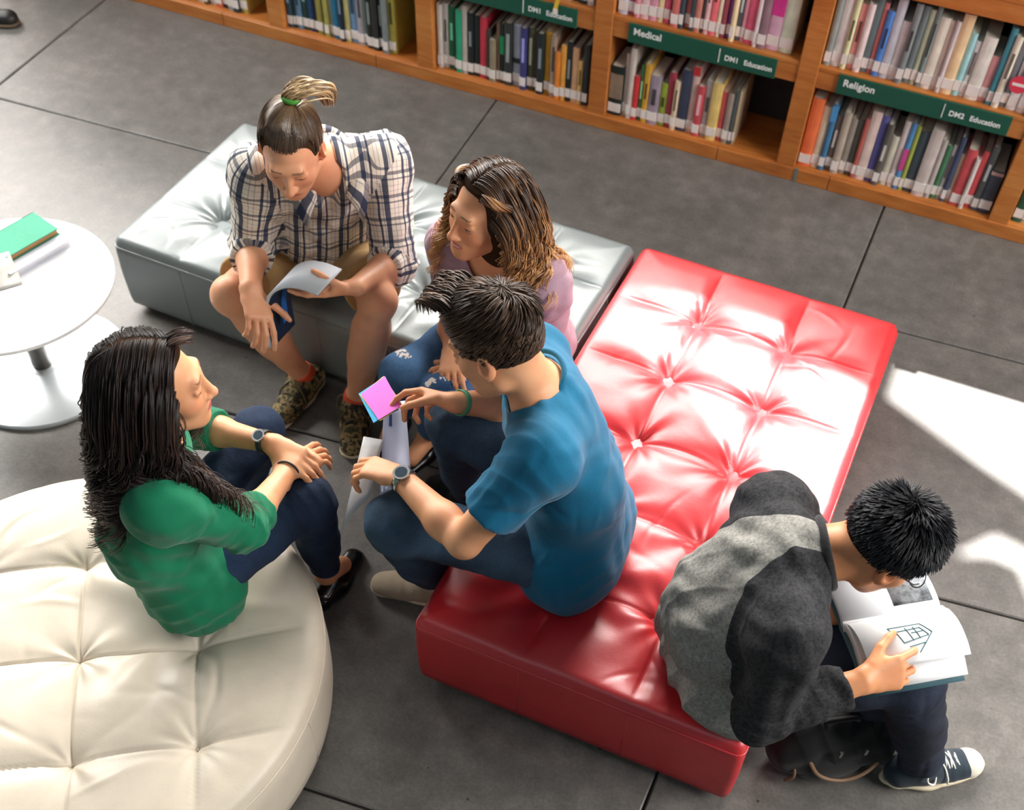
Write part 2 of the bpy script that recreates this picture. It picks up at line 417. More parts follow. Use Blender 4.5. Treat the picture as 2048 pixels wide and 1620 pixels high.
# ================================================================== TUFTED SEATS
def tuft_height(X, Y, buttons, ulines, vlines, cell, seed, sits=(), bdepth=.036, wr=.0055, pillow=.008):
    r = np.random.default_rng(seed)
    Z = np.zeros_like(X)
    du = np.min([np.abs(X - u) for u in ulines], 0); dv = np.min([np.abs(Y - v) for v in vlines], 0)
    for d in (du, dv):
        Z -= .0045 * np.exp(-(d / .0035) ** 2) + .006 * np.exp(-(d / .03) ** 2)
    Z += pillow * np.minimum(1, np.sqrt((du / cell) * 2.2)) * np.minimum(1, np.sqrt((dv / cell) * 2.2))
    for bx, by in buttons:
        q = np.hypot(X - bx, Y - by); th = np.arctan2(Y - by, X - bx)
        Z -= bdepth * (.62 * np.exp(-q / .022) + .38 * np.exp(-(q / .075) ** 2))
        ph = r.uniform(0, 6.28, 3); n = r.integers(4, 8)
        fold = np.sin(n * th + ph[0]) + .8 * np.sin((n + 3) * th + ph[1] + 6 * q) + .5 * np.sin((2 * n + 1) * th + ph[2])
        Z += wr * fold * np.exp(-q / .075) * (1 - np.exp(-(q / .022) ** 2))
    for i in range(130):                                   # loose creases in the hide
        cx, cy = r.uniform(X.min(), X.max()), r.uniform(Y.min(), Y.max()); a = r.uniform(0, PI)
        if buttons and r.random() < .7:
            k = r.integers(len(buttons)); b = buttons[k]; a = math.atan2(cy - b[1], cx - b[0])
            if math.hypot(cx - b[0], cy - b[1]) > cell * .8: continue
        s = (X - cx) * math.cos(a) + (Y - cy) * math.sin(a); t = -(X - cx) * math.sin(a) + (Y - cy) * math.cos(a)
        t = t + 2.2 * r.normal() * s * s
        Z += r.uniform(-.0045, .0035) * np.exp(-(t / r.uniform(.006, .013)) ** 2) * np.exp(-(s / r.uniform(.04, .10)) ** 2)
    for sx, sy, rad, dep in sits:
        Z -= dep * np.exp(-((X - sx) ** 2 + (Y - sy) ** 2) / rad ** 2)
        q = np.hypot(X - sx, Y - sy); th = np.arctan2(Y - sy, X - sx); n = r.integers(7, 11)
        Z += .006 * np.sin(n * th + r.uniform(0, 6) + 1.2 * np.sin(3 * th)) * np.exp(-((q - rad * 1.15) / (rad * .45)) ** 2)
    return Z

def ottoman(name, label, cx, cy, rot, W, L, h, mat, dark, ucells, vcells, skip, sits, seed, group, bd=.036, wr=.0055):
    """W along local x, L along local y; centre at cx, cy"""
    root = empty(name, (cx, cy, 0), rot, label, 'ottoman', group)
    res = .0062; nx, ny = int(W / res) + 1, int(L / res) + 1
    x = np.linspace(-W / 2, W / 2, nx); y = np.linspace(-L / 2, L / 2, ny)
    # crowd the border samples so the roll-over edge stays round
    X, Y = np.meshgrid(x, y, indexing='ij')
    ul = [-W / 2 + W * i / ucells for i in range(1, ucells)]; vl = [-L / 2 + L * i / vcells for i in range(1, vcells)]
    buttons = [(u, v) for i, u in enumerate(ul) for j, v in enumerate(vl) if (i, j) not in skip]
    rad = .028
    dx = W / 2 - np.abs(X); dy = L / 2 - np.abs(Y); m = np.minimum(dx, dy)
    e = np.clip(m / .10, 0, 1); fade = e * e * (3 - 2 * e)
    Z = tuft_height(X, Y, buttons, ul, vl, W / ucells, seed, sits, bd, wr) * (.12 + .88 * fade) + .012 * np.clip(m / (.5 * W), 0, 1) ** .5
    a = np.clip(rad - dx, 0, rad); b = np.clip(rad - dy, 0, rad); q = np.minimum(np.hypot(a, b), rad * 1.2)
    Z += -(rad - np.sqrt(np.maximum(rad ** 2 - np.minimum(q, rad) ** 2, 0)))
    cut = np.maximum(np.hypot(a, b) - rad, 0); th = np.arctan2(b, a)
    X = X - np.sign(X) * cut * np.cos(th); Y = Y - np.sign(Y) * cut * np.sin(th)
    Zt = h - .012 + Z
    v = np.stack([X, Y, Zt], -1).reshape(-1, 3)
    i0 = np.arange(nx * ny).reshape(nx, ny)
    f = np.stack([i0[:-1, :-1], i0[1:, :-1], i0[1:, 1:], i0[:-1, 1:]], -1).reshape(-1, 4)
    mesh_obj('top_cushion', v, f, mat, root)
    # upholstered body below the welt
    def rim(w2, l2, r, n=6):
        pts = []
        for sx, sy, a0 in ((1, 1, 0), (-1, 1, PI / 2), (-1, -1, PI), (1, -1, 1.5 * PI)):
            for k in range(n + 1):
                t = a0 + PI / 2 * k / n; pts.append((sx * (w2 - r) + r * math.cos(t), sy * (l2 - r) + r * math.sin(t)))
        return pts
    zs = [(.028, -.008), (.034, 0), (.06, .002), (h * .5, .004), (h - .06, .002), (h - .044, 0), (h - .037, -.004)]
    vv, ff = [], []; n = None
    for z, o in zs:
        p = rim(W / 2 + o, L / 2 + o, .022); n = len(p); vv += [(a, b, z) for a, b in p]
    for r in range(len(zs) - 1):
        for k in range(n): ff.append((r * n + k, r * n + (k + 1) % n, (r + 1) * n + (k + 1) % n, (r + 1) * n + k))
    ff.append(tuple(range(n))[::-1]); ff.append(tuple((len(zs) - 1) * n + k for k in range(n)))
    mesh_obj('side_panel', vv, ff, mat, root)
    mb = MB(); mb.tube([(a, b, h - .041) for a, b in rim(W / 2 - .001, L / 2 - .001, .022)], .0042, 6, True); mb.build('piping', mat, root, True)
    mb = MB()                                              # stitched upright seams of the side panel
    for u in ul:
        for s in (-1, 1): mb.tube([(u, s * (L / 2 + .0015), .03), (u, s * (L / 2 + .0035), h * .5), (u, s * (L / 2 + .001), h - .045)], .0019, 5)
    for w in vl:
        for s in (-1, 1): mb.tube([(s * (W / 2 + .0015), w, .03), (s * (W / 2 + .0035), w, h * .5), (s * (W / 2 + .001), w, h - .045)], .0019, 5)
    mb.build('seam', mat, root, True)
    mb = MB().box((-W / 2 + .03, -L / 2 + .03, 0), (W / 2 - .03, L / 2 - .03, .04)); mb.build('plinth', dark, root)
    # tufting buttons sunk in the leather
    for bx, by in buttons:
        k = int(round((bx + W / 2) / W * (nx - 1))), int(round((by + L / 2) / L * (ny - 1)))
        z = Zt[k]
        vv = [(bx, by, z + .0045)]; ff = []
        for ri, zz in ((.5, .0038), (.85, .001), (1., -.003)):
            vv += [(bx + .0085 * ri * math.cos(t), by + .0085 * ri * math.sin(t), z + zz) for t in np.arange(10) / 10 * 2 * PI]
        for t in range(10):
            ff.append((0, 1 + t, 1 + (t + 1) % 10))
            for s in (0, 10): ff.append((1 + s + t, 11 + s + t, 11 + s + (t + 1) % 10, 1 + s + (t + 1) % 10))
        mesh_obj('tuft_button', vv, ff, mat, root)
    return root
DARK = mat_plain('black_plastic', srgb(18, 18, 19), .6)
RED = mat_leather('red_leather', srgb(206, 34, 42), .43, 1.)
GREY = mat_leather('grey_leather', srgb(116, 125, 125), .37, 1.)
CREAM = mat_leather('cream_leather', srgb(216, 203, 184), .42, .45)
RR = math.radians(-3.4)
ottoman('tufted_ottoman', 'low red leather ottoman with deep buttons, the bright red seat at right', -.262, 2.115, RR, .855, 1.61, .30, RED, DARK, 3, 6,
        (), [(-.15, -.50, .17, .03), (.27, -.68, .17, .03)], 3, 'tufted leather ottomans')
GR = math.radians(-4.2)
ottoman('tufted_ottoman', 'low grey leather ottoman with deep buttons, behind the red one, two people seated on it', -1.437, 2.612, GR + PI / 2, .745, 1.505, .30, GREY, DARK, 3, 6,
        (), [(-.17, .12, .17, .03), (-.29, -.58, .17, .03)], 5, 'tufted leather ottomans', .044, .0075)

def pouf():
    cx, cy, R, h = -1.436, .959, .575, .285
    root = empty('round_pouf', (cx, cy, 0), math.radians(30.4), 'large round cream leather pouf with buttons, woman in green seated on its edge', 'ottoman')
    nr, na = 104, 420
    rr = R * np.linspace(0.002, 1, nr); aa = np.arange(na) / na * 2 * PI
    X = rr[:, None] * np.cos(aa); Y = rr[:, None] * np.sin(aa)
    g = .275; off = (.0, .0)
    lines = [i * g for i in range(-2, 3)]
    buttons = [(a, b) for a in lines for b in lines if math.hypot(a, b) < R - .09]
    d = R - rr[:, None] + 0 * X; e = np.clip(d / .12, 0, 1); fade = e * e * (3 - 2 * e)
    Z = tuft_height(X, Y, buttons, lines, lines, g, 21, [(.20, .08, .17, .03)], .027, .0030, .006) * (.15 + .85 * fade)
    rad = .05; q = np.clip(rad - d, 0, rad); Z -= (rad - np.sqrt(np.maximum(rad ** 2 - q ** 2, 0))) * .8
    v = np.stack([X, Y, h + Z], -1).reshape(-1, 3); i0 = np.arange(nr * na).reshape(nr, na)
    f = np.stack([i0[:-1], i0[1:], np.roll(i0, -1, 1)[1:], np.roll(i0, -1, 1)[:-1]], -1).reshape(-1, 4)
    mesh_obj('top_cushion', v, f, CREAM, root)
    z0 = h - .041; prof = [(R - .012, .026), (R - .002, .034), (R + .004, .08), (R + .006, .14), (R + .004, .2), (R, z0 - .006), (R - .006, z0 + .001)]
    vv, ff = [], []
    for r, z in prof: vv += [(r * math.cos(a), r * math.sin(a), z) for a in aa]
    for k in range(len(prof) - 1):
        for j in range(na): ff.append((k * na + j, k * na + (j + 1) % na, (k + 1) * na + (j + 1) % na, (k + 1) * na + j))
    mesh_obj('side_panel', vv, ff, CREAM, root)
    mb = MB(); mb.tube([((R + .001) * math.cos(a), (R + .001) * math.sin(a), z0) for a in aa[::4]], .004, 6, True); mb.build('piping', CREAM, root, True)
    mb = MB()
    for a in np.arange(10) / 10 * 2 * PI + .2: mb.tube([((R + k) * math.cos(a), (R + k) * math.sin(a), z) for k, z in ((.0, .034), (.0055, .12), (.004, .2), (.001, z0))], .0016, 5)
    mb.build('seam', CREAM, root, True)
    vv, ff = tube_geo([(0, 0, 0), (0, 0, .035)], R - .04, 48); mesh_obj('plinth', vv, ff, DARK, root, False)
    for bx, by in buttons:
        z = h + Z[min(nr - 1, int(round(math.hypot(bx, by) / R * (nr - 1)))), int(round((math.atan2(by, bx) % (2 * PI)) / (2 * PI) * na)) % na]
        vv = [(bx, by, z + .005)]; ff = []
        for ri, zz in ((.5, .004), (.85, .001), (1., -.003)):
            vv += [(bx + .009 * ri * math.cos(t), by + .009 * ri * math.sin(t), z + zz) for t in np.arange(10) / 10 * 2 * PI]
        for t in range(10):
            ff.append((0, 1 + t, 1 + (t + 1) % 10))
            for s in (0, 10): ff.append((1 + s + t, 11 + s + t, 11 + s + (t + 1) % 10, 1 + s + (t + 1) % 10))
        mesh_obj('tuft_button', vv, ff, CREAM, root)
pouf()

# ================================================================== ROUND TABLE
def disc(prof, n=96):
    vv, ff = [], []; aa = np.arange(n) / n * 2 * PI
    for r, z in prof: vv += [(r * math.cos(a), r * math.sin(a), z) for a in aa]
    for k in range(len(prof) - 1):
        for j in range(n): ff.append((k * n + j, k * n + (j + 1) % n, (k + 1) * n + (j + 1) % n, (k + 1) * n + j))
    ff.append(tuple(range(n))[::-1]); ff.append(tuple((len(prof) - 1) * n + k for k in range(n)))
    return vv, ff
TX, TY, TH = -2.316, 1.944, .352
def table():
    root = empty('side_table', (TX, TY, 0), 0, 'low round white pedestal table with a steel column at the left', 'table')
    white = mat_plain('white_laminate', srgb(236, 236, 238), .3, var=.01); edge = mat_plain('ply_edge', srgb(176, 160, 140), .5)
    steel = mat_plain('brushed_steel', srgb(168, 165, 160), .28, 1., var=.05, scale=60); base = mat_plain('satin_base', srgb(196, 203, 208), .3, .55, var=.03)
    R = .307
    vv, ff = disc([(R - .004, TH - .014), (R - .001, TH - .012), (R, TH - .006), (R - .0015, TH - .001), (R - .006, TH)]); mesh_obj('tabletop', vv, ff, white, root, False)
    vv, ff = disc([(R - .03, TH - .020), (R - .012, TH - .018), (R - .008, TH - .014)]); mesh_obj('underside', vv, ff, edge, root, False)
    vv, ff = disc([(.030, .012), (.030, TH - .02)], 48); mesh_obj('column', vv, ff, steel, root)
    vv, ff = disc([(.27, .0), (.272, .004), (.271, .010), (.266, .013), (.2, .0145), (.05, .016), (.032, .02)]); o = mesh_obj('base_plate', vv, ff, base, root, False)
table()

# ================================================================== BOOKCASE
BO = V(-3.3, 4.026, 0); BD = V(.99924359, -.03888773, 0); BN = V(.03888773, .99924359, 0); BROT = math.atan2(BD[1], BD[0])
WOOD = NT('warm_wood')
def _w():
    t = WOOD; v = t.coord(scale=(1.2, 9, 9)); n = t.noise(v, 5., 6, .6); v2 = t.coord(); n2 = t.noise(v2, 2.2, 3)
    f = t.math('ADD', t.math('MULTIPLY', n, .6), t.math('MULTIPLY', n2, .4))
    t.l(t.ramp(f, [(.3, srgb(150, 84, 34)), (.5, srgb(186, 112, 50)), (.7, srgb(206, 138, 72))]), t.b.inputs['Base Color'])
    t.set(Roughness=.42)
_w(); WOOD = WOOD.m
SIGN = mat_plain('green_sign', srgb(16, 84, 66), .5, var=.03); LETTER = mat_plain('white_letters', srgb(236, 240, 236), .6, var=.01)
BACK = mat_plain('dark_backboard', srgb(40, 42, 40), .7)
bookcase = empty('bookcase', tuple(BO), BROT, 'long warm wood library bookcase with green category signs, full of books', 'bookcase')
DEP = .30
POSTS = [-.80, -.02, .720, 1.423, 2.178, 2.964, 3.784, 4.60]
SHELVES = [(.06, .0), (.472, .39), (.85, .77), (1.27, 1.19)]       # top of board, bottom of fascia
def build_bookcase():
    for i, p in enumerate(POSTS):
        MB().box((p - .036, 0, 0), (p + .036, DEP, 1.29)).bevel(.002, 1).build('post', WOOD, bookcase)
    for i in range(len(POSTS) - 1):
        a, b = POSTS[i] + .036, POSTS[i + 1] - .036
        MB().box((a, DEP - .012, .0), (b, DEP, 1.27)).build('back_panel', BACK, bookcase)
        for k, (zt, zb) in enumerate(SHELVES):
            m = MB()
            if k == 0: m.box((a, .006, zt - .018), (b, DEP - .012, zt))
            else:
                m.box((a, .004, zt - .016), (b, DEP - .012, zt)); m.box((a, .006, zb), (b, .024, zt - .016))
            m.bevel(.0015, 1).build('shelf', WOOD, bookcase)
    for a, b in ((-.80, .45), (.453, 1.19), (1.193, 2.69), (2.693, 3.14), (3.143, 4.6)):     # kick board in lengths
        MB().box((a, -.004, .0), (b, .012, .056)).bevel(.002, 1).build('kick_board', WOOD, bookcase)
build_bookcase()
def text_mesh(name, s, size, mat, parent, loc, rot=(PI / 2, 0, 0), ext=.0006, align='LEFT', bold=0.):
    c = bpy.data.curves.new(name, 'FONT'); c.body = s; c.size = size; c.extrude = ext; c.align_x = align; c.align_y = 'CENTER'; c.offset = bold
    o = bpy.data.objects.new(name, c); COL.objects.link(o); dg = bpy.context.evaluated_depsgraph_get()
    me = bpy.data.meshes.new_from_object(o.evaluated_get(dg)); COL.objects.unlink(o); bpy.data.objects.remove(o); me.materials.clear(); me.materials.append(mat)
    r = link(bpy.data.objects.new(name, me), parent); r.location = loc; r.rotation_euler = rot; return r
def sign(x0, x1, zb, word, code):
    s = MB().box((x0, -.003, zb), (x1, .005, zb + .072)).bevel(.001, 1).build('category_sign', SIGN, bookcase)
    w = x1 - x0; zc = zb + .036
    if word: text_mesh('lettering', word, .036, LETTER, s, (x0 + .02, -.0035, zc + .008), bold=.0008)
    MB().box((x0 + w * .62, -.0045, zc - .026), (x0 + w * .62 + .003, -.003, zc + .026)).build('divider', LETTER, s)
    text_mesh('lettering', code, .027, LETTER, s, (x0 + w * .62 + .022, -.0035, zc - .004), bold=.0006)
    text_mesh('lettering', 'Education', .027, LETTER, s, (x0 + w * .62 + .096, -.0035, zc - .004), bold=.0006)
sign(2.279, 2.85, .388, 'Medical', 'DM1')
sign(3.077, 3.692, .394, 'Religion', 'DM2')
sign(1.49, 2.073, .386, '', 'DM1')

# ------------------------------------------------------------------ books, each one a thing
BOOKMATS = {}
def bookmat(c):
    k = tuple(c)
    if k not in BOOKMATS:
        t = NT('book_cloth'); v = t.coord(scale=(1, 1, .3)); n = t.noise(v, 60., 3); q = srgb(*c)
        t.l(t.ramp(n, [(.3, tuple(x * .82 for x in q[:3]) + (1,)), (.7, tuple(min(1, x * 1.1) for x in q[:3]) + (1,))]), t.b.inputs['Base Color'])
        t.set(Roughness=.45); BOOKMATS[k] = t.m
    return BOOKMATS[k]
PAPER = mat_plain('page_paper', srgb(226, 216, 198), .8, var=.05, scale=200)
LABEL = mat_plain('spine_label_paper', srgb(238, 230, 224), .6, var=.02)
def cname(c):
    r, g, b = [x / 255 for x in c]; mx, mn = max(r, g, b), min(r, g, b); s = (mx - mn) / (mx + 1e-6)
    if mx < .3: return 'black' if s < .35 else ('dark blue' if b == mx else 'dark green' if g == mx else 'dark brown')
    if s < .13: return 'white' if mx > .82 else 'pale grey' if mx > .65 else 'grey' if mx > .42 else 'charcoal'
    h = (60 * ((g - b) / (mx - mn) % 6) if mx == r else 60 * ((b - r) / (mx - mn) + 2) if mx == g else 60 * ((r - g) / (mx - mn) + 4))
    if s < .3:
        if mx > .82: return 'cream' if 20 < h < 80 else 'pale pink' if (h >= 300 or h <= 20) else 'pale green' if h < 170 else 'pale lilac'
        return 'beige' if h < 70 and mx > .6 else 'grey-brown' if h < 70 else 'grey-green' if h < 190 else 'slate' if h < 260 else 'mauve'
    if h < 12 or h >= 345: return 'red' if mx < .87 or s > .6 else 'coral'
    if h < 32: return 'brown' if mx < .6 else 'orange' if s > .5 else 'peach'
    if h < 66: return 'olive' if mx < .62 else 'yellow'
    if h < 95: return 'lime green'
    if h < 165: return 'green'
    if h < 195: return 'teal'
    if h < 245: return 'blue' if mx > .4 else 'navy'
    if h < 290: return 'violet'
    return 'pink' if mx > .6 else 'maroon'
ORD = ['first', 'second', 'third', 'fourth', 'fifth', 'sixth', 'seventh', 'eighth', 'ninth', 'tenth', '11th', '12th', '13th', '14th', '15th', '16th', '17th', '18th', '19th', '20th'] + ['%dth' % i for i in range(21, 60)]
ORD[20], ORD[21], ORD[22] = '21st', '22nd', '23rd'
def shelf_books(x0, x1, zb, items, where, group, lean_last=0., dep=.19, start=0):
    tot = sum(i[0] for i in items); x = x0
    for n, it in enumerate(items):
        w = it[0] / tot * (x1 - x0); h = it[1]; c = it[2]; top = it[3] if len(it) > 3 else None
        th = w - .0012; rr = random.Random(n * 7 + int(x0 * 1000)); d = dep + rr.uniform(-.03, .03); y0 = rr.uniform(.018, .040)
        m = bookmat(c)
        b = MB(); cb = .0022
        # spine with a gently rounded back, two boards
        ar = 5; sp = []
        for k in range(ar + 1):
            u = -1 + 2 * k / ar; sp.append((th / 2 + u * th / 2, .004 * u * u * min(1, th / .02)))
        vs = [(a, q, z) for z in (0, h) for a, q in sp] + [(a, q + .004, z) for z in (0, h) for a, q in sp]
        m1 = ar + 1; fs = []
        for k in range(ar):
            fs += [(k, k + 1, m1 + k + 1, m1 + k), (2 * m1 + k + 1, 2 * m1 + k, 3 * m1 + k, 3 * m1 + k + 1), (m1 + k, m1 + k + 1, 3 * m1 + k + 1, 3 * m1 + k), (k + 1, k, 2 * m1 + k, 2 * m1 + k + 1)]
        b.raw(vs, fs)
        b.box((0, .004, 0), (cb, d, h)); b.box((th - cb, .004, 0), (th, d, h))
        o = b.build('library_book', m)
        P = BO + BD * (x + .0006) + BN * y0 + V(0, 0, zb)
        o.location = P; o.rotation_euler = (0, 0, BROT)
        if lean_last and n == len(items) - 1: o.rotation_euler = Matrix.Rotation(BROT, 3, 'Z').to_4x4().__matmul__(Matrix.Rotation(lean_last, 4, 'Y')).to_euler()
        tall = 'tall ' if h > .262 else 'short ' if h < .205 else ''; thick = 'thick ' if th > .034 else 'thin ' if th < .013 else ''
        tag(o, '%s%s%s book, %s from left, %s' % (tall, thick, cname(c), ORD[n + start], where), 'book', group)
        MB().box((cb, .006, .004), (th - cb, d - .005, h - .004)).build('page_block', PAPER, o)
        if th > .006:
            lz = .014 + rr.uniform(0, .006); lh = .036
            MB().box((.0008, -.0012, lz), (th - .0008, .003, lz + lh)).build('spine_label', LABEL, o)
        if top is not None:
            MB().box((.0006, -.0011, h * top[1]), (th - .0006, .003, h * top[2])).build('title_panel', bookmat(top[0]), o)
        elif th > .016 and rr.random() < .45:
            tc = tuple(int(q * .45) for q in c) if sum(c) > 380 else tuple(min(255, int(q * 1.2 + 95)) for q in c)
            MB().box((th * .3, -.0011, h * rr.uniform(.38, .48)), (th * .7, .003, h * rr.uniform(.66, .88))).build('title_panel', bookmat(tc), o)
        x += w
Wt = (214, 205, 196)
shelf_books(1.466, 2.125, .06, [(50, .265, Wt), (55, .27, (205, 196, 190)), (70, .26, (28, 116, 78)), (18, .25, (28, 38, 36)), (58, .262, (44, 168, 128)), (54, .285, (190, 180, 170)),
    (62, .26, (32, 40, 40)), (66, .255, (30, 36, 36)), (66, .255, (206, 56, 76)), (38, .21, (62, 62, 56)), (60, .18, (150, 136, 114)), (34, .25, (112, 86, 66)), (46, .25, (34, 44, 40), ((24, 140, 84), .5, .8)),
    (80, .262, (52, 58, 56)), (84, .26, (186, 190, 204), ((40, 46, 50), .38, .46)), (62, .26, (64, 64, 122)), (60, .26, (86, 86, 60)), (42, .255, (62, 52, 44)), (66, .255, (36, 46, 50)), (64, .262, (206, 158, 56)), (56, .258, (176, 150, 130)),
    (48, .2, (236, 140, 52)), (52, .232, (236, 168, 72)), (56, .25, (38, 42, 46)), (64, .232, (216, 166, 126)), (42, .185, (226, 190, 112)), (58, .255, (50, 56, 60))], 'low shelf under the leftmost green sign', 'books on the low shelves')
shelf_books(2.217, 2.74, .06, [(155, .205, (30, 42, 40), ((150, 130, 110), .35, .85)), (55, .262, (215, 200, 190)), (65, .292, (220, 206, 196)), (66, .185, (214, 58, 60)), (50, .235, (62, 112, 62)), (66, .245, (214, 164, 60)), (124, .205, (166, 150, 166)), (80, .178, (166, 186, 70)),
    (80, .23, (172, 64, 80)), (56, .205, (224, 200, 170)), (114, .255, (64, 72, 96)), (84, .278, (226, 196, 186), ((214, 60, 66), .86, .99)), (84, .21, (204, 80, 86)), (80, .235, (196, 192, 190)), (110, .24, (238, 206, 126)), (70, .205, (214, 98, 104)), (70, .21, (166, 150, 140)),
    (40, .225, (80, 90, 90)), (32, .225, (190, 170, 140))], 'low shelf under the Medical sign', 'books on the low shelves')
shelf_books(2.222, 2.885, .472, [(95, .26, (214, 214, 234)), (65, .25, (188, 90, 108)), (55, .26, (224, 150, 160)), (85, .25, (238, 198, 204)), (80, .26, (224, 160, 180)), (60, .25, (240, 220, 168)), (60, .27, (238, 108, 142)), (22, .26, (40, 40, 44)), (75, .27, (214, 118, 110)),
    (46, .27, (60, 76, 86)), (60, .26, (208, 120, 120)), (40, .26, (62, 78, 86)), (60, .25, (204, 130, 114)), (32, .26, (66, 66, 72)), (50, .26, (238, 190, 190)), (70, .27, (246, 120, 128)), (40, .26, (240, 222, 190)), (50, .26, (168, 80, 96)), (46, .26, (150, 90, 160)), (46, .25, (250, 224, 178)),
    (50, .26, (80, 90, 100)), (40, .25, (234, 160, 184)), (90, .27, (234, 104, 134)), (40, .25, (240, 226, 226)), (80, .265, (150, 120, 130)), (120, .28, (234, 190, 214), ((220, 60, 150), .45, .72)), (130, .285, (224, 234, 208))], 'upper shelf above the Medical sign', 'books on the upper shelves', 0.)
shelf_books(3.004, 3.742, .06, [(110, .282, (250, 124, 74)), (75, .255, (240, 220, 190)), (55, .275, (70, 124, 164), ((84, 160, 220), .75, .98)), (60, .23, (130, 112, 102)), (70, .255, (190, 176, 160)), (60, .23, (166, 156, 146)), (60, .235, (92, 92, 82)), (40, .248, (190, 98, 88)),
    (90, .285, (240, 214, 204)), (70, .275, (104, 104, 172)), (60, .255, (100, 95, 90)), (70, .205, (222, 216, 196)), (60, .275, (236, 220, 216)), (50, .275, (92, 152, 206), ((210, 84, 150), .3, .62)), (40, .27, (166, 176, 80)), (90, .255, (72, 86, 94)), (110, .278, (214, 200, 194)), (50, .245, (190, 180, 176)),
    (50, .225, (74, 126, 90)), (45, .23, (196, 190, 190)), (45, .27, (74, 84, 116)), (40, .205, (234, 210, 180)), (90, .235, (218, 88, 94)), (40, .21, (232, 222, 216)), (60, .235, (222, 88, 94)), (60, .265, (92, 96, 98)), (110, .18, (72, 78, 92), ((214, 170, 160), .9, .97))], 'low shelf under the Religion sign', 'books on the low shelves')
shelf_books(3.004, 3.746, .472, [(70, .262, (150, 160, 156)), (100, .295, (240, 236, 232)), (60, .268, (230, 230, 182)), (70, .235, (244, 168, 166)), (70, .245, (240, 220, 218)), (70, .275, (110, 130, 132)), (50, .255, (218, 128, 124)), (70, .235, (84, 138, 214)), (90, .285, (206, 206, 216)), (80, .212, (236, 232, 230)),
    (70, .285, (134, 140, 142)), (70, .275, (120, 136, 136)), (60, .268, (200, 210, 180)), (50, .285, (130, 146, 142)), (100, .255, (238, 230, 214)), (50, .25, (240, 226, 210)), (50, .255, (214, 200, 200)), (110, .285, (250, 214, 168)), (70, .225, (166, 218, 220)), (60, .2, (234, 232, 230)), (130, .225, (238, 232, 222)),
    (80, .165, (234, 168, 168)), (60, .275, (80, 162, 180)), (70, .255, (236, 226, 206)), (70, .27, (128, 134, 142)), (100, .23, (240, 240, 240)), (88, .24, (240, 220, 210)), (70, .26, (200, 190, 180))], 'upper shelf above the Religion sign', 'books on the upper shelves')
shelf_books(.762, 1.272, .06, [(60, .27, (52, 78, 98)), (40, .26, (26, 50, 56)), (70, .27, (102, 138, 168)), (80, .27, (28, 62, 56)), (60, .27, (28, 68, 116)), (50, .26, (30, 34, 40)), (70, .26, (152, 142, 72)), (20, .26, (58, 56, 34)), (50, .26, (168, 162, 86)), (50, .265, (176, 180, 176)), (90, .27, (30, 116, 152)), (50, .27, (28, 42, 58)),
    (60, .2, (192, 182, 122)), (90, .27, (120, 160, 200)), (80, .27, (174, 168, 174)), (40, .265, (110, 130, 122)), (70, .27, (34, 40, 38)), (70, .265, (44, 46, 44)), (50, .26, (34, 38, 38)), (60, .265, (132, 142, 142)), (80, .27, (178, 168, 76))], 'low shelf whose right end is empty', 'books on the low shelves')
shelf_books(.10, .560, .06, [(60, .25, (150, 110, 60)), (70, .26, (190, 180, 160)), (60, .26, (60, 80, 90)), (70, .25, (200, 196, 186)), (80, .26, (40, 60, 58)), (60, .25, (170, 120, 70)), (70, .26, (206, 204, 200)), (40, .25, (90, 70, 50)), (70, .26, (216, 210, 204)), (60, .25, (214, 110, 80)), (60, .26, (40, 46, 60)), (50, .25, (150, 170, 190)), (60, .26, (30, 60, 66)), (70, .25, (196, 178, 90))], 'low shelf in the bay farthest left', 'books on the low shelves')
shelf_books(1.93, 2.125, .472, [(50, .26, (40, 50, 50)), (50, .25, (46, 60, 58)), (50, .26, (180, 176, 168)), (40, .25, (60, 40, 40)), (50, .26, (30, 44, 44)), (40, .26, (200, 190, 180))], 'upper shelf above the leftmost green sign', 'books on the upper shelves')
shelf_books(3.826, 4.0, .06, [(50, .2, (44, 92, 70)), (70, .24, (226, 210, 178)), (60, .25, (60, 66, 74)), (60, .24, (190, 90, 80))], 'low shelf at the far right edge', 'books on the low shelves')
def markers():
    # round red marker with a white bar clipped among the books, yellow tag hanging over the left sign, stub of tape on the kick board
    red = mat_plain('red_marker', srgb(222, 60, 84), .5, var=.02)
    r = empty('shelf_marker', tuple(BO + BD * 3.668 + BN * .012 + V(0, 0, .575)), BROT, 'round red marker with a white bar among the upper books', 'marker')
    vv, ff = tube_geo([(0, 0, 0), (0, .002, 0)], .031, 28); mesh_obj('disc', vv, ff, red, r, False)
    MB().box((-.022, -.001, -.005), (.022, .0005, .005)).build('bar', LABEL, r)
    MB().box((-.005, .002, -.02), (.005, .06, -.005)).build('clip', LABEL, r)
    y = empty('hanging_tag', tuple(BO + BD * 1.99 + BN * -.006 + V(0, 0, .475)), BROT, 'narrow yellow paper tag hanging over the green sign', 'tag')
    ym = mat_plain('yellow_paper', srgb(224, 190, 60), .6)
    MB().raw([(0, .0, .03), (.016, 0, .03), (.004, -.002, -.030), (-.012, -.002, -.030), (0, .001, .03), (.016, .001, .03), (.004, -.001, -.030), (-.012, -.001, -.030)], [(0, 1, 2, 3), (7, 6, 5, 4), (0, 4, 5, 1), (1, 5, 6, 2), (2, 6, 7, 3), (3, 7, 4, 0)]).build('strip', ym, y)
    MB().box((-.013, -.003, -.05), (.006, -.002, -.03)).build('end_label', LABEL, y)
    s = MB().box((3.006, -.0065, .004), (3.018, -.0045, .060)).build('tape_strip', mat_plain('grey_tape', srgb(96, 122, 120), .6), bookcase)
markers()
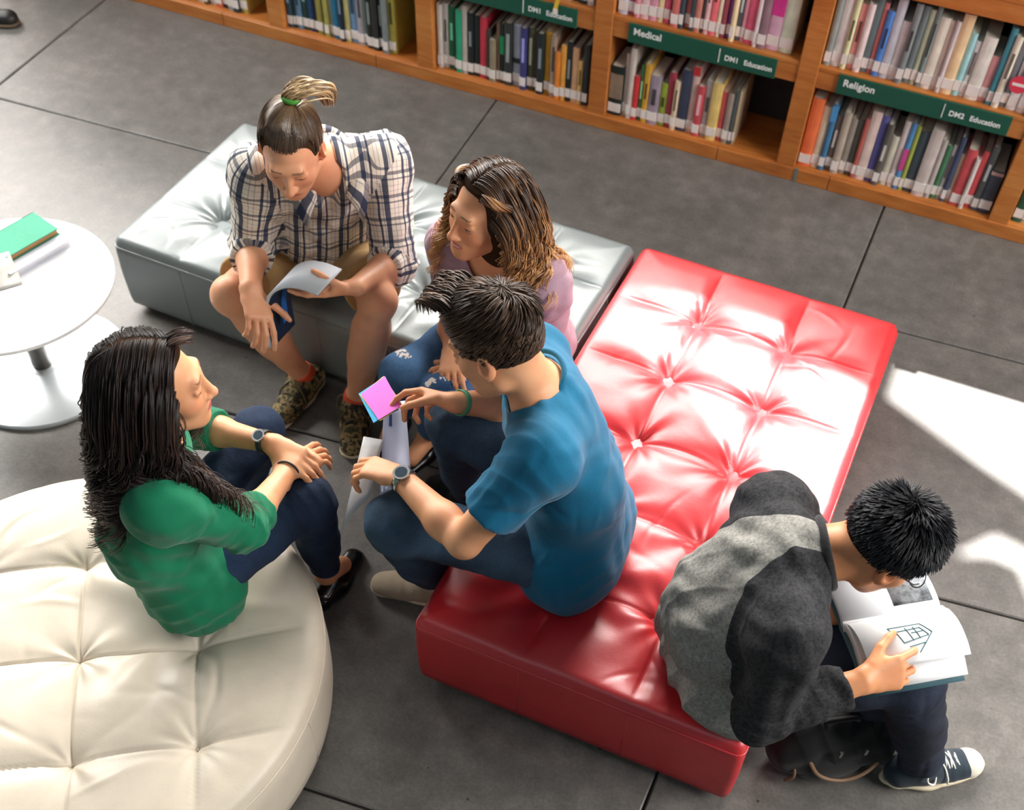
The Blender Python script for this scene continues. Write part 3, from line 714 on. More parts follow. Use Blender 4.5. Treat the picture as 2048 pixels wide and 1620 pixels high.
# ================================================================== PEOPLE
def basis(f, up=(0, 0, 1)):
    """columns: right, forward, up"""
    f = nrm(f); r = nrm(np.cross(f, up)); u = np.cross(r, f); return np.stack([r, f, u], 1)
def roll(M, a):               # tilt the head sideways about its forward axis
    c, s = math.cos(a), math.sin(a); r, f, u = M[:, 0], M[:, 1], M[:, 2]
    return np.stack([c * r - s * u, f, s * r + c * u], 1)

def head_prims(s=1., fem=False, smile=0.):
    j = .93 if fem else 1.
    P = [el((0, -.014, .032), (.0735, .094, .086), .02), el((0, .03, -.028), (.060 * j, .062, .072), .03), el((0, .052, -.066), (.040 * j, .040, .038), .03),
         el((0, .073, -.093), (.019 * j, .017, .014), .022), rc((-.048 * j, .0, -.062), (-.012, .068, -.094), .015, .013, .03), rc((.048 * j, .0, -.062), (.012, .068, -.094), .015, .013, .03),
         el((-.036, .058, -.022), (.022, .022, .02), .025), el((.036, .058, -.022), (.022, .022, .02), .025),
         rc((-.03, .081, .031), (.03, .081, .031), .0115, .0115, .02),
         el((-.031, .098, .010), (.0165, .015, .0125), .014, op='s'), el((.031, .098, .010), (.0165, .015, .0125), .014, op='s'),
         el((-.031, .0765, .009), (.0145, .0135, .012), .006), el((.031, .0765, .009), (.0145, .0135, .012), .006),
         rc((-.045, .0785, .013), (-.018, .0855, .014), .0036, .0036, .006), rc((.045, .0785, .013), (.018, .0855, .014), .0036, .0036, .006),
         rc((0, .086, .022), (0, .109, -.026), .0078, .0095, .012), el((0, .110, -.030), (.0115, .0105, .009), .008),
         el((-.0125, .099, -.033), (.0075, .009, .007), .006), el((.0125, .099, -.033), (.0075, .009, .007), .006),
         el((-.006, .104, -.040), (.0035, .005, .003), .003, op='s'), el((.006, .104, -.040), (.0035, .005, .003), .003, op='s'),
         el((0, .078, -.058), (.027, .018, .016), .012),
         rc((-.019 - .004 * smile, .0865, -.057 + .006 * smile), (0, .095, -.0565), .0044, .0062, .005), rc((.019 + .004 * smile, .0865, -.057 + .006 * smile), (0, .095, -.0565), .0044, .0062, .005),
         rc((-.016 - .004 * smile, .0855, -.064 + .006 * smile), (0, .0925, -.0675), .0045, .0072, .005), rc((.016 + .004 * smile, .0855, -.064 + .006 * smile), (0, .0925, -.0675), .0045, .0072, .005)]
    for sx in (-1, 1):
        M = np.stack([nrm((1, .35 * -sx, 0)), nrm((.35 * sx, 1, .15)), nrm((0, -.15, 1))], 1)
        P += [el((sx * .077, -.008, -.004), (.010, .020, .032), .008, M), el((sx * .083, -.004, .002), (.006, .011, .018), .006, M, op='s'), el((sx * .073, .004, -.030), (.007, .009, .011), .006)]
    return [{**p, **{q: (p[q] * s) for q in ('a', 'b', 'c', 'r', 'ra', 'rb') if q in p}} for p in P]

def hand_prims(wr, d, n, right, curl=(.5, .5, .5, .5), spread=.08, thumb=(.75, .55, .25), tcurl=.3, s=1.):
    """wr wrist, d along the fingers, n out of the palm; curl per finger index..little in 0..1.6"""
    d = nrm(d); n = nrm(n - d * (np.asarray(n) @ d)); t = np.cross(d, n) if right else np.cross(n, d)
    wr = V(wr); P = []
    for k, u in enumerate((.028, .010, -.009, -.027)):
        P.append(rc(wr + d * .006 * s + t * u * .45 * s, wr + (d * (.086 - .003 * abs(k - 1)) + t * u) * s, .0165 * s, .0125 * s, .016, n, .78))
    P.append(rc(wr + (d * .018 + t * .016 + n * .008) * s, wr + (d * .055 + t * .030 + n * .010) * s, .015 * s, .012 * s, .014))
    P.append(el(wr + (d * .035 - t * .02 + n * .006) * s, V(.013, .013, .013) * s, .012))
    L = ((.044, .026, .021), (.048, .030, .023), (.044, .028, .022), (.034, .021, .019))
    for k, u in enumerate((.029, .010, -.010, -.028)):
        p = wr + (d * (.088 - (0, 0, .003, .010)[k]) + t * u) * s; c = curl[k]; a = 0
        dirf = nrm(d + t * spread * (1.2 - k * .8)); rad = (.0088, .0092, .0088, .0076)[k] * s
        for q, (ln, w) in enumerate(zip(L[k], (.75, 1.0, .7))):
            a += c * w; dd = dirf * math.cos(a) + n * math.sin(a); e = p + dd * ln * s
            P.append(rc(p, e, rad * (1 - .07 * q), rad * (.94 - .09 * q), .0035)); 
            p = e
    p = wr + (d * .030 + t * .030 + n * .008) * s; dd = nrm(t * thumb[0] + d * thumb[1] + n * thumb[2])
    e = p + dd * .040 * s; P.append(rc(p, e, .0125 * s, .0105 * s, .010))
    d2 = nrm(dd + (d * .6 - t * .5 + n * .3) * tcurl); e2 = e + d2 * .031 * s; P.append(rc(e, e2, .0102 * s, .009 * s, .004))
    d3 = nrm(d2 + (d * .4 - t * .5 + n * .3) * tcurl); P.append(rc(e2, e2 + d3 * .020 * s, .0092 * s, .0072 * s, .004))
    return P

class Person:
    def __init__(s, J, name_label, face, headroll=0., sc=1., fem=False, smile=0., skin=None, hands=None, neckr=.056, flat=False):
        s.flat = flat
        s.J = {k: V(v) for k, v in J.items()}; J = s.J; s.sc = sc; s.fem = fem
        base = (J['hipL'] + J['hipR']) / 2
        s.root = empty('person', (base[0], base[1], 0), 0, name_label, 'person'); s.base = V(base[0], base[1], 0)
        s.HM = roll(basis(face), headroll); s.H = J['head']
        s.lat = nrm(J['shL'] - J['shR']); s.up = nrm(J['neck'] - J['chest']); s.fwd = nrm(np.cross(s.lat, s.up))
        s.hlat = nrm(J['hipL'] - J['hipR']); s.up0 = nrm(J['chest'] - J['pel']); s.fwd0 = nrm(np.cross(s.hlat, s.up0))
        s.skin = skin; s.hands = hands; s.neckr = neckr * (.88 if fem else 1); s.smile = smile
    def hl(s, *p): return s.HM @ V(*p) * s.sc + s.H        # head-local to world
    def add(s, name, v, f, mats, fmat=None, uv=None, smooth=True):
        o = mesh_obj(name, np.asarray(v) - s.base, f, mats, s.root, smooth, fmat, uv); return o
    def addmb(s, mb, name, mat, smooth=True):
        for v in mb.bm.verts: v.co -= Vector(s.base)
        return mb.build(name, mat, s.root, smooth)
    def body(s, legs='trousers', res=.0032, brow=(.02, .015, .012, 1), lip=None):
        J, c = s.J, s.sc; P = []
        # trunk (under the clothes)
        P += [rc(J['hipL'], J['hipR'], .075 * c, .075 * c, .03), rc(J['pel'], J['chest'], .10 * c, .105 * c, .05, s.fwd0, .72), rc(J['chest'], J['neck'] - s.up * .08, .132 * c * (.9 if s.fem else 1), .105 * c, .05, s.fwd, .7),
              rc(J['shL'], J['shR'], .045 * c, .045 * c, .05)]
        nb = J['neck'] - s.up * .035 + s.fwd * .005; nt = s.hl(0, -.022, -.035)
        P += [rc(nb, nt, s.neckr * 1.02 * c, s.neckr * .95 * c, .035)]
        for a in 'LR':
            P += [rc(J['neck'] - s.up * .02 - s.fwd * .01, J['sh' + a] + s.up * .015, .045 * c, .045 * c, .05)]
            sh, e, w = J['sh' + a], J['el' + a], J['wr' + a]; k = .90 if s.fem else 1.
            P += [rc(sh, e, .050 * c * k, .039 * c * k, .03), rc(e, e + (w - e) * .32, .038 * c * k, .041 * c * k, .015), rc(e + (w - e) * .30, w, .041 * c * k, .0265 * c * k, .02)]
            d, n, kw = s.hands[a]; P += hand_prims(w, d, n, a == 'R', s=c * (.93 if s.fem else 1.), **kw)
            hp, kn, an = J['hip' + a], J['kn' + a], J['an' + a]; to = J['to' + a]; t = .9 if s.fem else 1.
            back = nrm((hp - kn) * .5 + (an - kn) * .2 + (an - to) * .4); sh2 = kn + (an - kn) * .3 + nrm(an - to) * .012
            P += [rc(hp, kn, .074 * c * t, .053 * c * t, .03), el(kn + nrm(kn - (hp + an) / 2) * .006, V(.047, .047, .052) * c * t, .02),
                  rc(kn, kn + (an - kn) * .55, .049 * c * t, .045 * c * t, .02), rc(sh2, an - (an - kn) * .25, .050 * c * t, .032 * c * t, .04), rc(kn + (an - kn) * .5, an, .040 * c * t, .032 * c * t, .03), rc(an, an * .45 + to * .55 + V(0, 0, -.01), .033 * c, .026 * c, .02) if s.flat else rc(an, an + V(0, 0, -.04), .032 * c, .028 * c, .02)]
        hp = head_prims(c, s.fem, s.smile)
        P += [local(s.HM, s.H, p) for p in hp]
        v, f = sdf_mesh(P, res); v = relax(v, f, 1, .35)
        q = ((v - s.H) @ s.HM) / c
        o = s.add('body', v, f, mat_skin('skin', s.skin[1], brow, lip, s.smile))
        at = o.data.attributes.new('headpos', 'FLOAT_VECTOR', 'POINT'); at.data.foreach_set('vector', q.astype(np.float32).ravel())
        return o
    # -------------------------------------------------------- clothes
    def shirt_prims(s, sleeve, loose=1., hem=None, neck=.064, tuck=False, belly=1., chest=1., hips=0.):
        J, c = s.J, s.sc; k = loose * (.9 if s.fem else 1.)
        P = [rc(J['pel'] + s.up0 * -.03, J['pel'] * .4 + J['chest'] * .6, .150 * c * k * belly, .142 * c * k * belly, .05, s.fwd0, .74),
             rc(J['chest'] - s.up * .02, J['neck'] - s.up * .115 * c, .158 * c * k * chest, .142 * c * k, .06, s.fwd, .70),
             rc(J['shL'] - s.up * .03, J['shR'] - s.up * .03, .066 * c * k, .066 * c * k, .07),
             rc(J['neck'] - s.up * .02 * c, J['shL'], .058 * c, .058 * c, .05), rc(J['neck'] - s.up * .02 * c, J['shR'], .058 * c, .058 * c, .05)]
        if hips: P.append(rc(J['hipL'] - s.up0 * .01, J['hipR'] - s.up0 * .01, hips * c * k, hips * c * k, .10))
        if s.fem:
            for a in (-1, 1): P.append(el(J['chest'] * .55 + J['neck'] * .45 + s.fwd * .075 * c - s.lat * a * .07 * c - s.up * .05, V(.062, .062, .06) * c, .05))
        cuts = []
        for a in 'LR':
            sh, e, w = J['sh' + a], J['el' + a], J['wr' + a]; L = sleeve
            ru, re, rw = (.068 * c * k, .058 * c * k, .043 * c * k)
            if L <= 1:
                en = sh + (e - sh) * L; d = nrm(e - sh)
                P.append(grp([rc(sh, en + d * .01, ru, ru * .4 + re * .65, .02), plane(en, d)], .035))
            else:
                d = nrm(w - e); en = e + (w - e) * (L - 1)
                P.append(grp([rc(sh, e, ru, re, .02), grp([rc(e, en + d * .01, re, re + (rw - re) * (L - 1) + .003, .02), plane(en, d)], .02)], .035))
            cuts.append((en, d, a))
        return P, cuts
    def shirt(s, name, mats, sleeve, folds=(), res=.0042, hem=.0, neck=.066, collar=None, loose=1., na=.002, uvfn=None, fmfn=None, belly=1., seed=1, neckdir=None, hemn=None, chest=1., extra=(), hips=0., panel=None):
        J, c = s.J, s.sc; P, cuts = s.shirt_prims(sleeve, loose, belly=belly, chest=chest, hips=hips)
        P += list(extra)
        nb = J['neck'] - s.up * .05 + s.fwd * .01; nt = s.hl(0, -.02, -.03); nd = nrm(nt - nb) if neckdir is None else nrm(neckdir)
        P.append(rc(nb + nd * .035, nb + nd * .22, neck * c, neck * c * 1.15, .008, op='s'))
        hn = s.up0 if hemn is None else nrm(hemn)
        P.append(plane(J['pel'] - hn * (.10 - hem), -hn))
        v, f = sdf_mesh(P, res); v = relax(v, f, 2, .5); v = wrinkle(v, f, folds, na, seed, .0042)
        fc = v[f].mean(1)
        fm = fmfn(fc) if fmfn else None; uv = uvfn(v, f, fc) if uvfn else None
        o = s.add(name, v, f, mats, fm, uv)
        if panel:
            at = o.data.attributes.new('panel', 'FLOAT', 'POINT'); at.data.foreach_set('value', panel(v).astype(np.float32))
        return o
    def pants(s, name, mat, cut=.93, folds=(), res=.0045, waist=.06, loose=1., na=.0015, seed=2, short=None, taper=.046, fmfn=None):
        J, c = s.J, s.sc; k = loose * (.92 if s.fem else 1.); P = []
        P += [rc(J['hipL'], J['hipR'], .096 * c * k, .096 * c * k, .03), rc(J['pel'] - s.up0 * .03, J['pel'] + s.up0 * waist, .120 * c * k, .117 * c * k, .03, s.fwd0, .76)]
        for a in 'LR':
            hp, kn, an = J['hip' + a], J['kn' + a], J['an' + a]; kr = .066 * c * k
            if short:
                en = hp + (kn - hp) * short; d = nrm(kn - hp); P.append(grp([rc(hp, en + d * .01, .094 * c * k, .080 * c * k, .05), plane(en, d)], .05))
            else:
                P += [rc(hp, kn, .092 * c * k, kr, .05), el(kn, V(.064, .064, .064) * c * k, .03)]
                en = kn + (an - kn) * cut; d = nrm(an - kn)
                P.append(grp([rc(kn, en + d * .01, kr * .97, taper * c, .03), rc(kn + (an - kn) * .1 + nrm(an - J['to' + a]) * .012, kn + (an - kn) * .6, .058 * c * k, taper * c, .05), plane(en, d)], .03))
        v, f = sdf_mesh(P, res); v = relax(v, f, 2, .5); v = wrinkle(v, f, folds, na, seed, .0034)
        return s.add(name, v, f, mat, fmfn(v[f].mean(1)) if fmfn else None)
    def foot_frame(s, a):
        an, to = s.J['an' + a], s.J['to' + a]; f = to - an; f[2] = 0; f = nrm(f); B = np.stack([np.cross(f, (0, 0, 1)), f, V(0, 0, 1)], 1)
        return B, V(an[0], an[1], 0)
    def shoe(s, a, kind, mats, res=.003, L=1.):
        B, o = s.foot_frame(a); c = s.sc * L; parts = []
        def mk(pr, name, m, wr=None):
            v, f = sdf_mesh([local(B, o, p) for p in pr], res); v = relax(v, f, 1, .4)
            if wr: v = wrinkle(v, f, wr, .0006, 5)
            return s.add(name, v, f, m)
        sole_out = [rc((0, -.045 * c, .018), (.004, .03 * c, .018), .036 * c, .036 * c, .03, (0, 0, 1), .5), rc((.004, .03 * c, .018), (.0, .145 * c, .018), .042 * c, .040 * c, .04, (0, 0, 1), .45),
                    plane((0, 0, .001), (0, 0, -1)), plane((0, 0, .026 if kind != 'flat' else .009), (0, 0, 1))]
        if kind == 'flat':
            up = [rc((0, -.042 * c, .026), (0, .02 * c, .022), .031 * c, .033 * c, .03), rc((0, .04 * c, .016), (0, .135 * c, .016), .038 * c, .033 * c, .03, (0, 0, 1), .62),
                  rc((0, -.03 * c, .062), (0, .075 * c, .062), .031 * c, .024 * c, .008, op='s'), plane((0, 0, .005), (0, 0, -1))]
            u = mk(up, 'ballet_flat', mats[0])
            so = mk(sole_out, 'sole', mats[1]); so.parent = u
            return u
        upper = [rc((0, -.042 * c, .040), (0, .03 * c, .040), .036 * c, .037 * c, .03), rc((0, .02 * c, .050), (0, .11 * c, .030), .040 * c, .033 * c, .04, (0, 0, 1), .8),
                 rc((0, .09 * c, .026), (0, .145 * c, .024), .040 * c, .037 * c, .03, (0, 0, 1), .72), rc((0, -.045 * c, .05), (0, -.01 * c, .078), .032 * c, .034 * c, .03), rc((0, .0, .075), (0, .02 * c, .07), .036 * c, .034 * c, .03),
                 rc((0, -.024 * c, .092), (0, -.012, .14), .028 * c, .033 * c, .008, op='s'), plane((0, 0, .012), (0, 0, -1))]
        u = mk(upper, 'shoe', mats[0], [(local(B, o, dict(c=V(0, .07, .05)))['c'], .05, B @ V(0, 1, .3), .03, .0012)])
        so = mk(sole_out, 'sole', mats[1]); so.parent = u
        if kind == 'sneaker':
            cap = [el((0, .146 * c, .028), (.040 * c, .042 * c, .031 * c), .01), plane((0, .125 * c, 0), (0, -1, 0)), plane((0, 0, .02), (0, 0, -1))]
            k = mk(cap, 'toe_cap', mats[2]); k.parent = u
            fox = MB(); ring = []
            for t in np.arange(40) / 40 * 2 * PI:
                y = .052 * c + math.sin(t) * .138 * c; w = (.041 if y > .03 else .038) * c; ring.append((math.cos(t) * w * (1.07 - .12 * abs(math.sin(t)) ** 6), y, .020))
            fox.tube([B @ V(p) + o for p in ring], .0065, 6, True); q = s.addmb(fox, 'sole_edge', mats[1]); q.parent = u
        if kind in ('sneaker', 'lace'):
            lm = MB(); n = 5 if kind == 'sneaker' else 4
            for i in range(n):
                y = (.028 + .088 * i / n) * c; z = (.094 - .040 * i / n) * (.5 + .5 * c); w = .024 * c
                for sg in (-1, 1):
                    lm.tube([B @ V(x * w * sg, y + .010 * (x + 1) / 2 * c, z - .010 * x * x + .0015) + o for x in np.linspace(-1, 1, 9)], .0026, 6)
            for sg in (-1, 1):
                lm.tube([B @ V(*p) + o for p in catmull([(0, .024 * c, .098), (sg * .03, .005, .106), (sg * .055, -.004, .085), (sg * .056, .02, .066), (sg * .03, .028, .085), (0, .026, .098)], 6)], .0026, 6)
                lm.tube([B @ V(*p) + o for p in catmull([(0, .024 * c, .098), (sg * .02, .05, .09), (sg * .043, .062, .062), (sg * .05, .068, .036)], 6)], .0026, 6)
            q = s.addmb(lm, 'laces', mats[3] if len(mats) > 3 else mats[1]); q.parent = u
        return u
    def ring(s, name, mat, p, axis, R, w=.008, th=.0025, dial=None, parent=None, squash=None):
        """band around a wrist: flat strap, optional watch head (direction, radius, materials)"""
        axis = nrm(axis); a = nrm(np.cross(axis, (0.3, .2, .9))); b = np.cross(axis, a); n = 36; vv, ff = [], []
        for k in range(n):
            t = k / n * 2 * PI; r = math.cos(t) * a + math.sin(t) * b
            for dr, dw in ((0, -w / 2), (0, w / 2), (th, w / 2 * .8), (th, -w / 2 * .8)): vv.append(p + r * (R + dr) + axis * dw)
        for k in range(n):
            for q in range(4): ff.append((k * 4 + q, k * 4 + (q + 1) % 4, ((k + 1) % n) * 4 + (q + 1) % 4, ((k + 1) % n) * 4 + q))
        o = s.add(name, vv, ff, mat)
        if dial:
            dr, rad, m1, m2 = dial; dr = nrm(dr - axis * (np.asarray(dr) @ axis)); c0 = p + dr * (R + .001)
            v, f = tube_geo([c0, c0 + dr * .007], rad, 24); q = s.add('watch_case', v, f, m1, smooth=False); q.parent = o
            v, f = tube_geo([c0 + dr * .0065, c0 + dr * .0078], rad * .72, 24); q = s.add('watch_dial', v, f, m2, smooth=False); q.parent = o
        return o
    # -------------------------------------------------------- hair
    def strands(s, name, paths, rad, mat, n=4, shade=None, parent=None):
        vv, ff, sh = [], [], []; b = 0; groups = {}
        for p in paths: groups.setdefault(len(p), []).append(np.asarray(p))
        for m, ps in sorted(groups.items()):
            A = np.array(ps); N = len(A); t = np.linspace(0, 1, m); T = np.gradient(A, axis=1); T /= np.linalg.norm(T, axis=2, keepdims=True) + 1e-12
            ref = V(.31, .53, .79); u = np.cross(T, ref); u /= np.linalg.norm(u, axis=2, keepdims=True) + 1e-9; w = np.cross(T, u)
            r = (rad * np.minimum(1, .55 + 3 * t) * (1 - .75 * t ** 3))[None, :, None, None]; an = np.arange(n) / n * 2 * PI
            v = A[:, :, None] + r * (np.cos(an)[None, None, :, None] * u[:, :, None] + np.sin(an)[None, None, :, None] * w[:, :, None])
            i0 = (np.arange(N)[:, None, None] * m + np.arange(m - 1)[None, :, None]) * n; k0 = np.arange(n)[None, None]; k1 = (k0 + 1) % n
            f = np.stack([i0 + k0, i0 + k1, i0 + n + k1, i0 + n + k0], -1).reshape(-1, 4) + b
            vv.append(v.reshape(-1, 3)); ff.append(f); b += N * m * n
            c = rng.uniform(0, 1, (N, 1)) + 0 * t[None] if shade is None else np.clip(shade(t)[None] + rng.normal(0, .13, (N, 1)), 0, 1)
            sh.append(np.repeat(c.ravel(), n))
        o = s.add(name, np.vstack(vv), np.vstack(ff), mat)
        a = o.data.attributes.new('strand', 'FLOAT', 'POINT'); a.data.foreach_set('value', np.concatenate(sh).astype(np.float32))
        if parent: o.parent = parent
        return o
    def cap(s, name, prims, mat, res=.0035, shade=.35, amp=.0):
        v, f = sdf_mesh([local(s.HM, s.H, p) for p in prims], res); v = relax(v, f, 2, .5)
        o = s.add(name, v, f, mat)
        a = o.data.attributes.new('strand', 'FLOAT', 'POINT'); a.data.foreach_set('value', np.full(len(v), shade, dtype=np.float32)); return o
SC = V(0, -.014, .032); SR = V(.0735, .094, .086)            # skull ellipsoid in head space
def scalp(az, elv, out=1.0):
    """az 0 = forehead, +90 deg = person's right; elv 90 = crown"""
    return SC + SR * out * V(math.sin(az) * math.cos(elv), math.cos(az) * math.cos(elv), math.sin(elv))
def push_out(p, out=1.06):
    q = (p - SC) / (SR * out); l = np.linalg.norm(q); return SC + q / l * SR * out if l < 1 else p
# ------------------------------------------------------------------ shared people materials
def skin_of(n, r, g, b): c = srgb(r, g, b); return (mat_skin(n, c), c)
SK_FAIR = skin_of('skin_fair', 228, 166, 128); SK_TAN = skin_of('skin_tan', 216, 148, 102); SK_LIGHT = skin_of('skin_light', 226, 164, 122); SK_OLIVE = skin_of('skin_olive', 206, 148, 110)
def denim(name, c, fade):
    t = NT(name); v = t.coord(); n = t.noise(v, 5., 4); w = t.noise(v, 420., 2)
    t.l(t.ramp(t.math('ADD', t.math('MULTIPLY', n, .7), t.math('MULTIPLY', w, .3)), [(.34, srgb(*c)), (.66, srgb(*fade))]), t.b.inputs['Base Color'])
    t.bump(t.math('ADD', w, t.math('MULTIPLY', t.noise(v, 70., 3), 2.)), .3, .002); t.set(Roughness=.8); t.b.inputs['Specular IOR Level'].default_value = .25; return t.m
BLACKSHOE = mat_plain('black_patent', srgb(14, 14, 15), .22); SOLE_DARK = mat_plain('dark_sole', srgb(24, 22, 21), .7); SOLE_CREAM = mat_plain('cream_sole', srgb(222, 206, 176), .6)
STEEL = mat_plain('watch_steel', srgb(200, 200, 200), .22, 1.); DIAL = mat_plain('watch_dial', srgb(30, 52, 66), .25); STRAP = mat_plain('dark_strap', srgb(28, 30, 32), .5)

CAPM = mat_plain('hair_shade', srgb(58, 42, 31), .9, spec=.05); CAPK = mat_plain('hair_shade_black', srgb(12, 11, 12), .9, spec=.05)
def fold_limb(a, b, n, amp, wl=.03, r=.06):
    a, b = V(a), V(b); return [(a + (b - a) * t, r, b - a, wl, amp) for t in np.linspace(.15, .9, n)]

# ================================================================== 1. plaid shirt, reading, on the grey ottoman
def person_plaid():
    J = {'pel': [-1.528, 2.452, .371], 'hipL': [-1.441, 2.473, .369], 'hipR': [-1.617, 2.44, .369], 'chest': [-1.475, 2.345, .585], 'neck': [-1.395, 2.288, .803], 'head': [-1.407, 2.162, .917],
         'shL': [-1.275, 2.40, .765], 'shR': [-1.54, 2.19, .785], 'elL': [-1.214, 2.299, .512], 'elR': [-1.603, 2.186, .526], 'wrL': [-1.222, 2.088, .585], 'wrR': [-1.483, 1.975, .584], 'haL': [-1.291, 2.06, .575], 'haR': [-1.43, 1.92, .547],
         'knL': [-1.201, 2.155, .49], 'knR': [-1.598, 2.036, .469], 'anL': [-1.296, 2.13, .088], 'anR': [-1.493, 2.158, .09], 'toL': [-1.242, 1.975, .036], 'toR': [-1.509, 1.995, .034]}
    hands = {'R': ((.05, -.055, -.037), (-.2, -.3, -1.), dict(curl=(.35, .5, .6, .7), thumb=(.75, .6, .1), tcurl=.15)),
             'L': ((-.86, -.42, -.16), (-.1, .45, .88), dict(curl=(.22, .3, .4, .5), thumb=(.25, .85, .80), tcurl=.25))}
    p = Person(J, 'person with a topknot in a plaid shirt and khaki shorts reading on the grey ottoman', (.28, -.80, -.44), -.06, 1.0, skin=SK_FAIR, hands=hands)
    p.body(brow=srgb(60, 42, 30))
    # plaid cloth: stripes in cloth coordinates
    t = NT('plaid_cloth'); uv = t.n('ShaderNodeTexCoord').outputs['UV']; sp = t.n('ShaderNodeSeparateXYZ'); t.l(uv, sp.inputs[0])
    def stripes(ax, spec, per):
        x = t.math('MULTIPLY', sp.outputs[ax], 1 / per); fr = t.math('FRACT', x); out = None
        for c, w in spec:
            d = t.math('ABSOLUTE', t.math('SUBTRACT', fr, c)); m = t.math('LESS_THAN', d, w); out = m if out is None else t.math('MAXIMUM', out, m)
        return out
    base = t.ramp(t.noise(t.coord(), 40., 3), [(.3, srgb(226, 214, 198)), (.7, srgb(240, 230, 216))])
    v1 = stripes(0, ((.30, .10), (.62, .045)), .062); h1 = stripes(1, ((.32, .075), (.58, .035)), .062)
    vth = stripes(0, ((.02, .014), (.46, .02), (.85, .012)), .062); hth = stripes(1, ((.08, .012), (.85, .014)), .062)
    navy = srgb(28, 46, 76); mid = srgb(112, 122, 140)
    c = t.mix(t.math('MULTIPLY', hth, .5), base, mid); c = t.mix(t.math('MULTIPLY', vth, .6), c, mid)
    c = t.mix(t.math('MULTIPLY', h1, .72), c, srgb(58, 66, 84)); c = t.mix(t.math('MULTIPLY', v1, .9), c, navy)
    t.l(c, t.b.inputs['Base Color']); t.set(Roughness=.85); t.b.inputs['Specular IOR Level'].default_value = .2
    t.bump(t.noise(t.coord(), 60., 4), .25, .004)
    Jv = p.J
    def segs():
        L = []
        for a in 'LR': L += [(Jv['sh' + a], Jv['el' + a], 1), (Jv['el' + a], Jv['wr' + a], 2)]
        return L
    def uvfn(v, f, fc):
        # nearest limb decides the cloth panel
        best = np.full(len(fc), 1e9); sid = np.zeros(len(fc), int); S = segs()
        for i, (a, b, k) in enumerate(S):
            ba = b - a; h = np.clip(((fc - a) @ ba) / (ba @ ba), .12 if k == 1 else 0, 1); d = np.linalg.norm(fc - a - h[:, None] * ba, axis=1) - .066
            m = d < best; best[m] = d[m]; sid[m] = i + 1
        a, b = Jv['pel'], Jv['neck']; ba = b - a; h = np.clip(((fc - a) @ ba) / (ba @ ba), 0, 1)
        q = fc - a - h[:, None] * ba; dt = np.sqrt((q @ p.lat / 1.) ** 2 + (q @ p.fwd / .72) ** 2) - .15
        sid[dt < best + .012] = 0
        co = v[f]; out = np.zeros((len(f), 4, 2))
        q = co - a; fwd = p.fwd
        ang = np.arctan2(q @ p.lat, (q @ fwd) + .02)
        out[..., 0] = np.where(np.abs(ang) < PI * .5, q @ p.lat, np.sign(ang) * .30 - q @ p.lat) + .01; out[..., 1] = q @ p.up + .25 * np.abs(q @ fwd)
        for i, (a, b, k) in enumerate(S):
            m = sid == i + 1; d = nrm(b - a); qq = co[m] - a; e1 = nrm(np.cross(d, (.3, .2, 1.))); e2 = np.cross(d, e1)
            an = np.arctan2(qq @ e2, qq @ e1); an0 = an[:, :1]; an = an0 + (an - an0 + PI) % (2 * PI) - PI
            out[m, :, 0] = an * .058; out[m, :, 1] = qq @ d + (.3 if k == 2 else 0)
        return out
    cr = p.hl(0, 0, 0)
    folds = [(Jv['elL'], .08, Jv['elL'] - Jv['shL'], .035, .004), (Jv['elR'], .08, Jv['elR'] - Jv['shR'], .035, .004), (Jv['chest'] + p.fwd * .1, .14, p.lat + p.up * .4, .06, .004), (Jv['pel'] + p.fwd0 * .13, .12, p.up0, .05, .006),
             (Jv['shL'] * .6 + Jv['chest'] * .4, .09, p.lat - p.up, .04, .003), (Jv['shR'] * .6 + Jv['chest'] * .4, .09, p.lat + p.up, .04, .003)]
    # open neck: a V cut down the chest
    vneck = [grp([rc(Jv['neck'] + p.fwd * .07 + p.up * .03, Jv['neck'] + p.fwd * .14 - p.up * .12, .044, .012, .01)], .006, 's')]
    p.shirt('plaid_shirt', t.m, 1.32, folds, collar=True, loose=1.06, uvfn=uvfn, belly=1.08, seed=4, neck=.068, hem=-.03, hips=.118, na=.003, extra=vneck)
    # collar: two flat leaves round the neck ending in points
    nb = Jv['neck'] - p.up * .006 + p.fwd * .006
    for sg, nm in ((1, 'collar'), (-1, 'collar')):
        vv, ff, uvs = [], [], []; n = 14
        for k in range(n):
            th = PI - sg * 0 - (PI * .80) * k / (n - 1); x = math.sin(th) * sg; y = -math.cos(th) * -1
            dirr = p.lat * (math.sin(th) * sg) + p.fwd * (math.cos(th)); drop = .0 + .045 * (k / (n - 1)) ** 1.5
            inn = nb + dirr * .068 + p.up * (.050 - drop * 1.1) + p.fwd * .045 * (k / (n - 1)) ** 2
            ow = .038 + .030 * (k / (n - 1)) ** 3
            out = inn + dirr * ow * .9 - p.up * ow * .55 + (p.fwd * .012 - p.lat * sg * .0) * (k / (n - 1))
            topn = p.up * .0045 + dirr * .003
            vv += [inn, inn * .5 + out * .5 + topn * 1.6, out, inn - topn, inn * .5 + out * .5 + topn * .4, out - topn]
        for k in range(n - 1):
            b0, b1 = k * 6, (k + 1) * 6
            for q in ((0, 1), (1, 2), (2, 5), (5, 4), (4, 3), (3, 0)): ff.append((b0 + q[0], b0 + q[1], b1 + q[1], b1 + q[0]))
        ff.append((0, 3, 4, 5, 2, 1)); ff.append(tuple((n - 1) * 6 + q for q in (0, 1, 2, 5, 4, 3)))
        o = p.add(nm, vv, ff, t.m)
        l = o.data.uv_layers.new(name='UVMap')
        for poly in o.data.polygons:
            for li in poly.loop_indices:
                vi = o.data.loops[li].vertex_index; l.data[li].uv = ((vi // 6) * .012, (vi % 6) * .012)
    # placket buttons
    bt = mat_plain('shirt_button', srgb(226, 220, 208), .35)
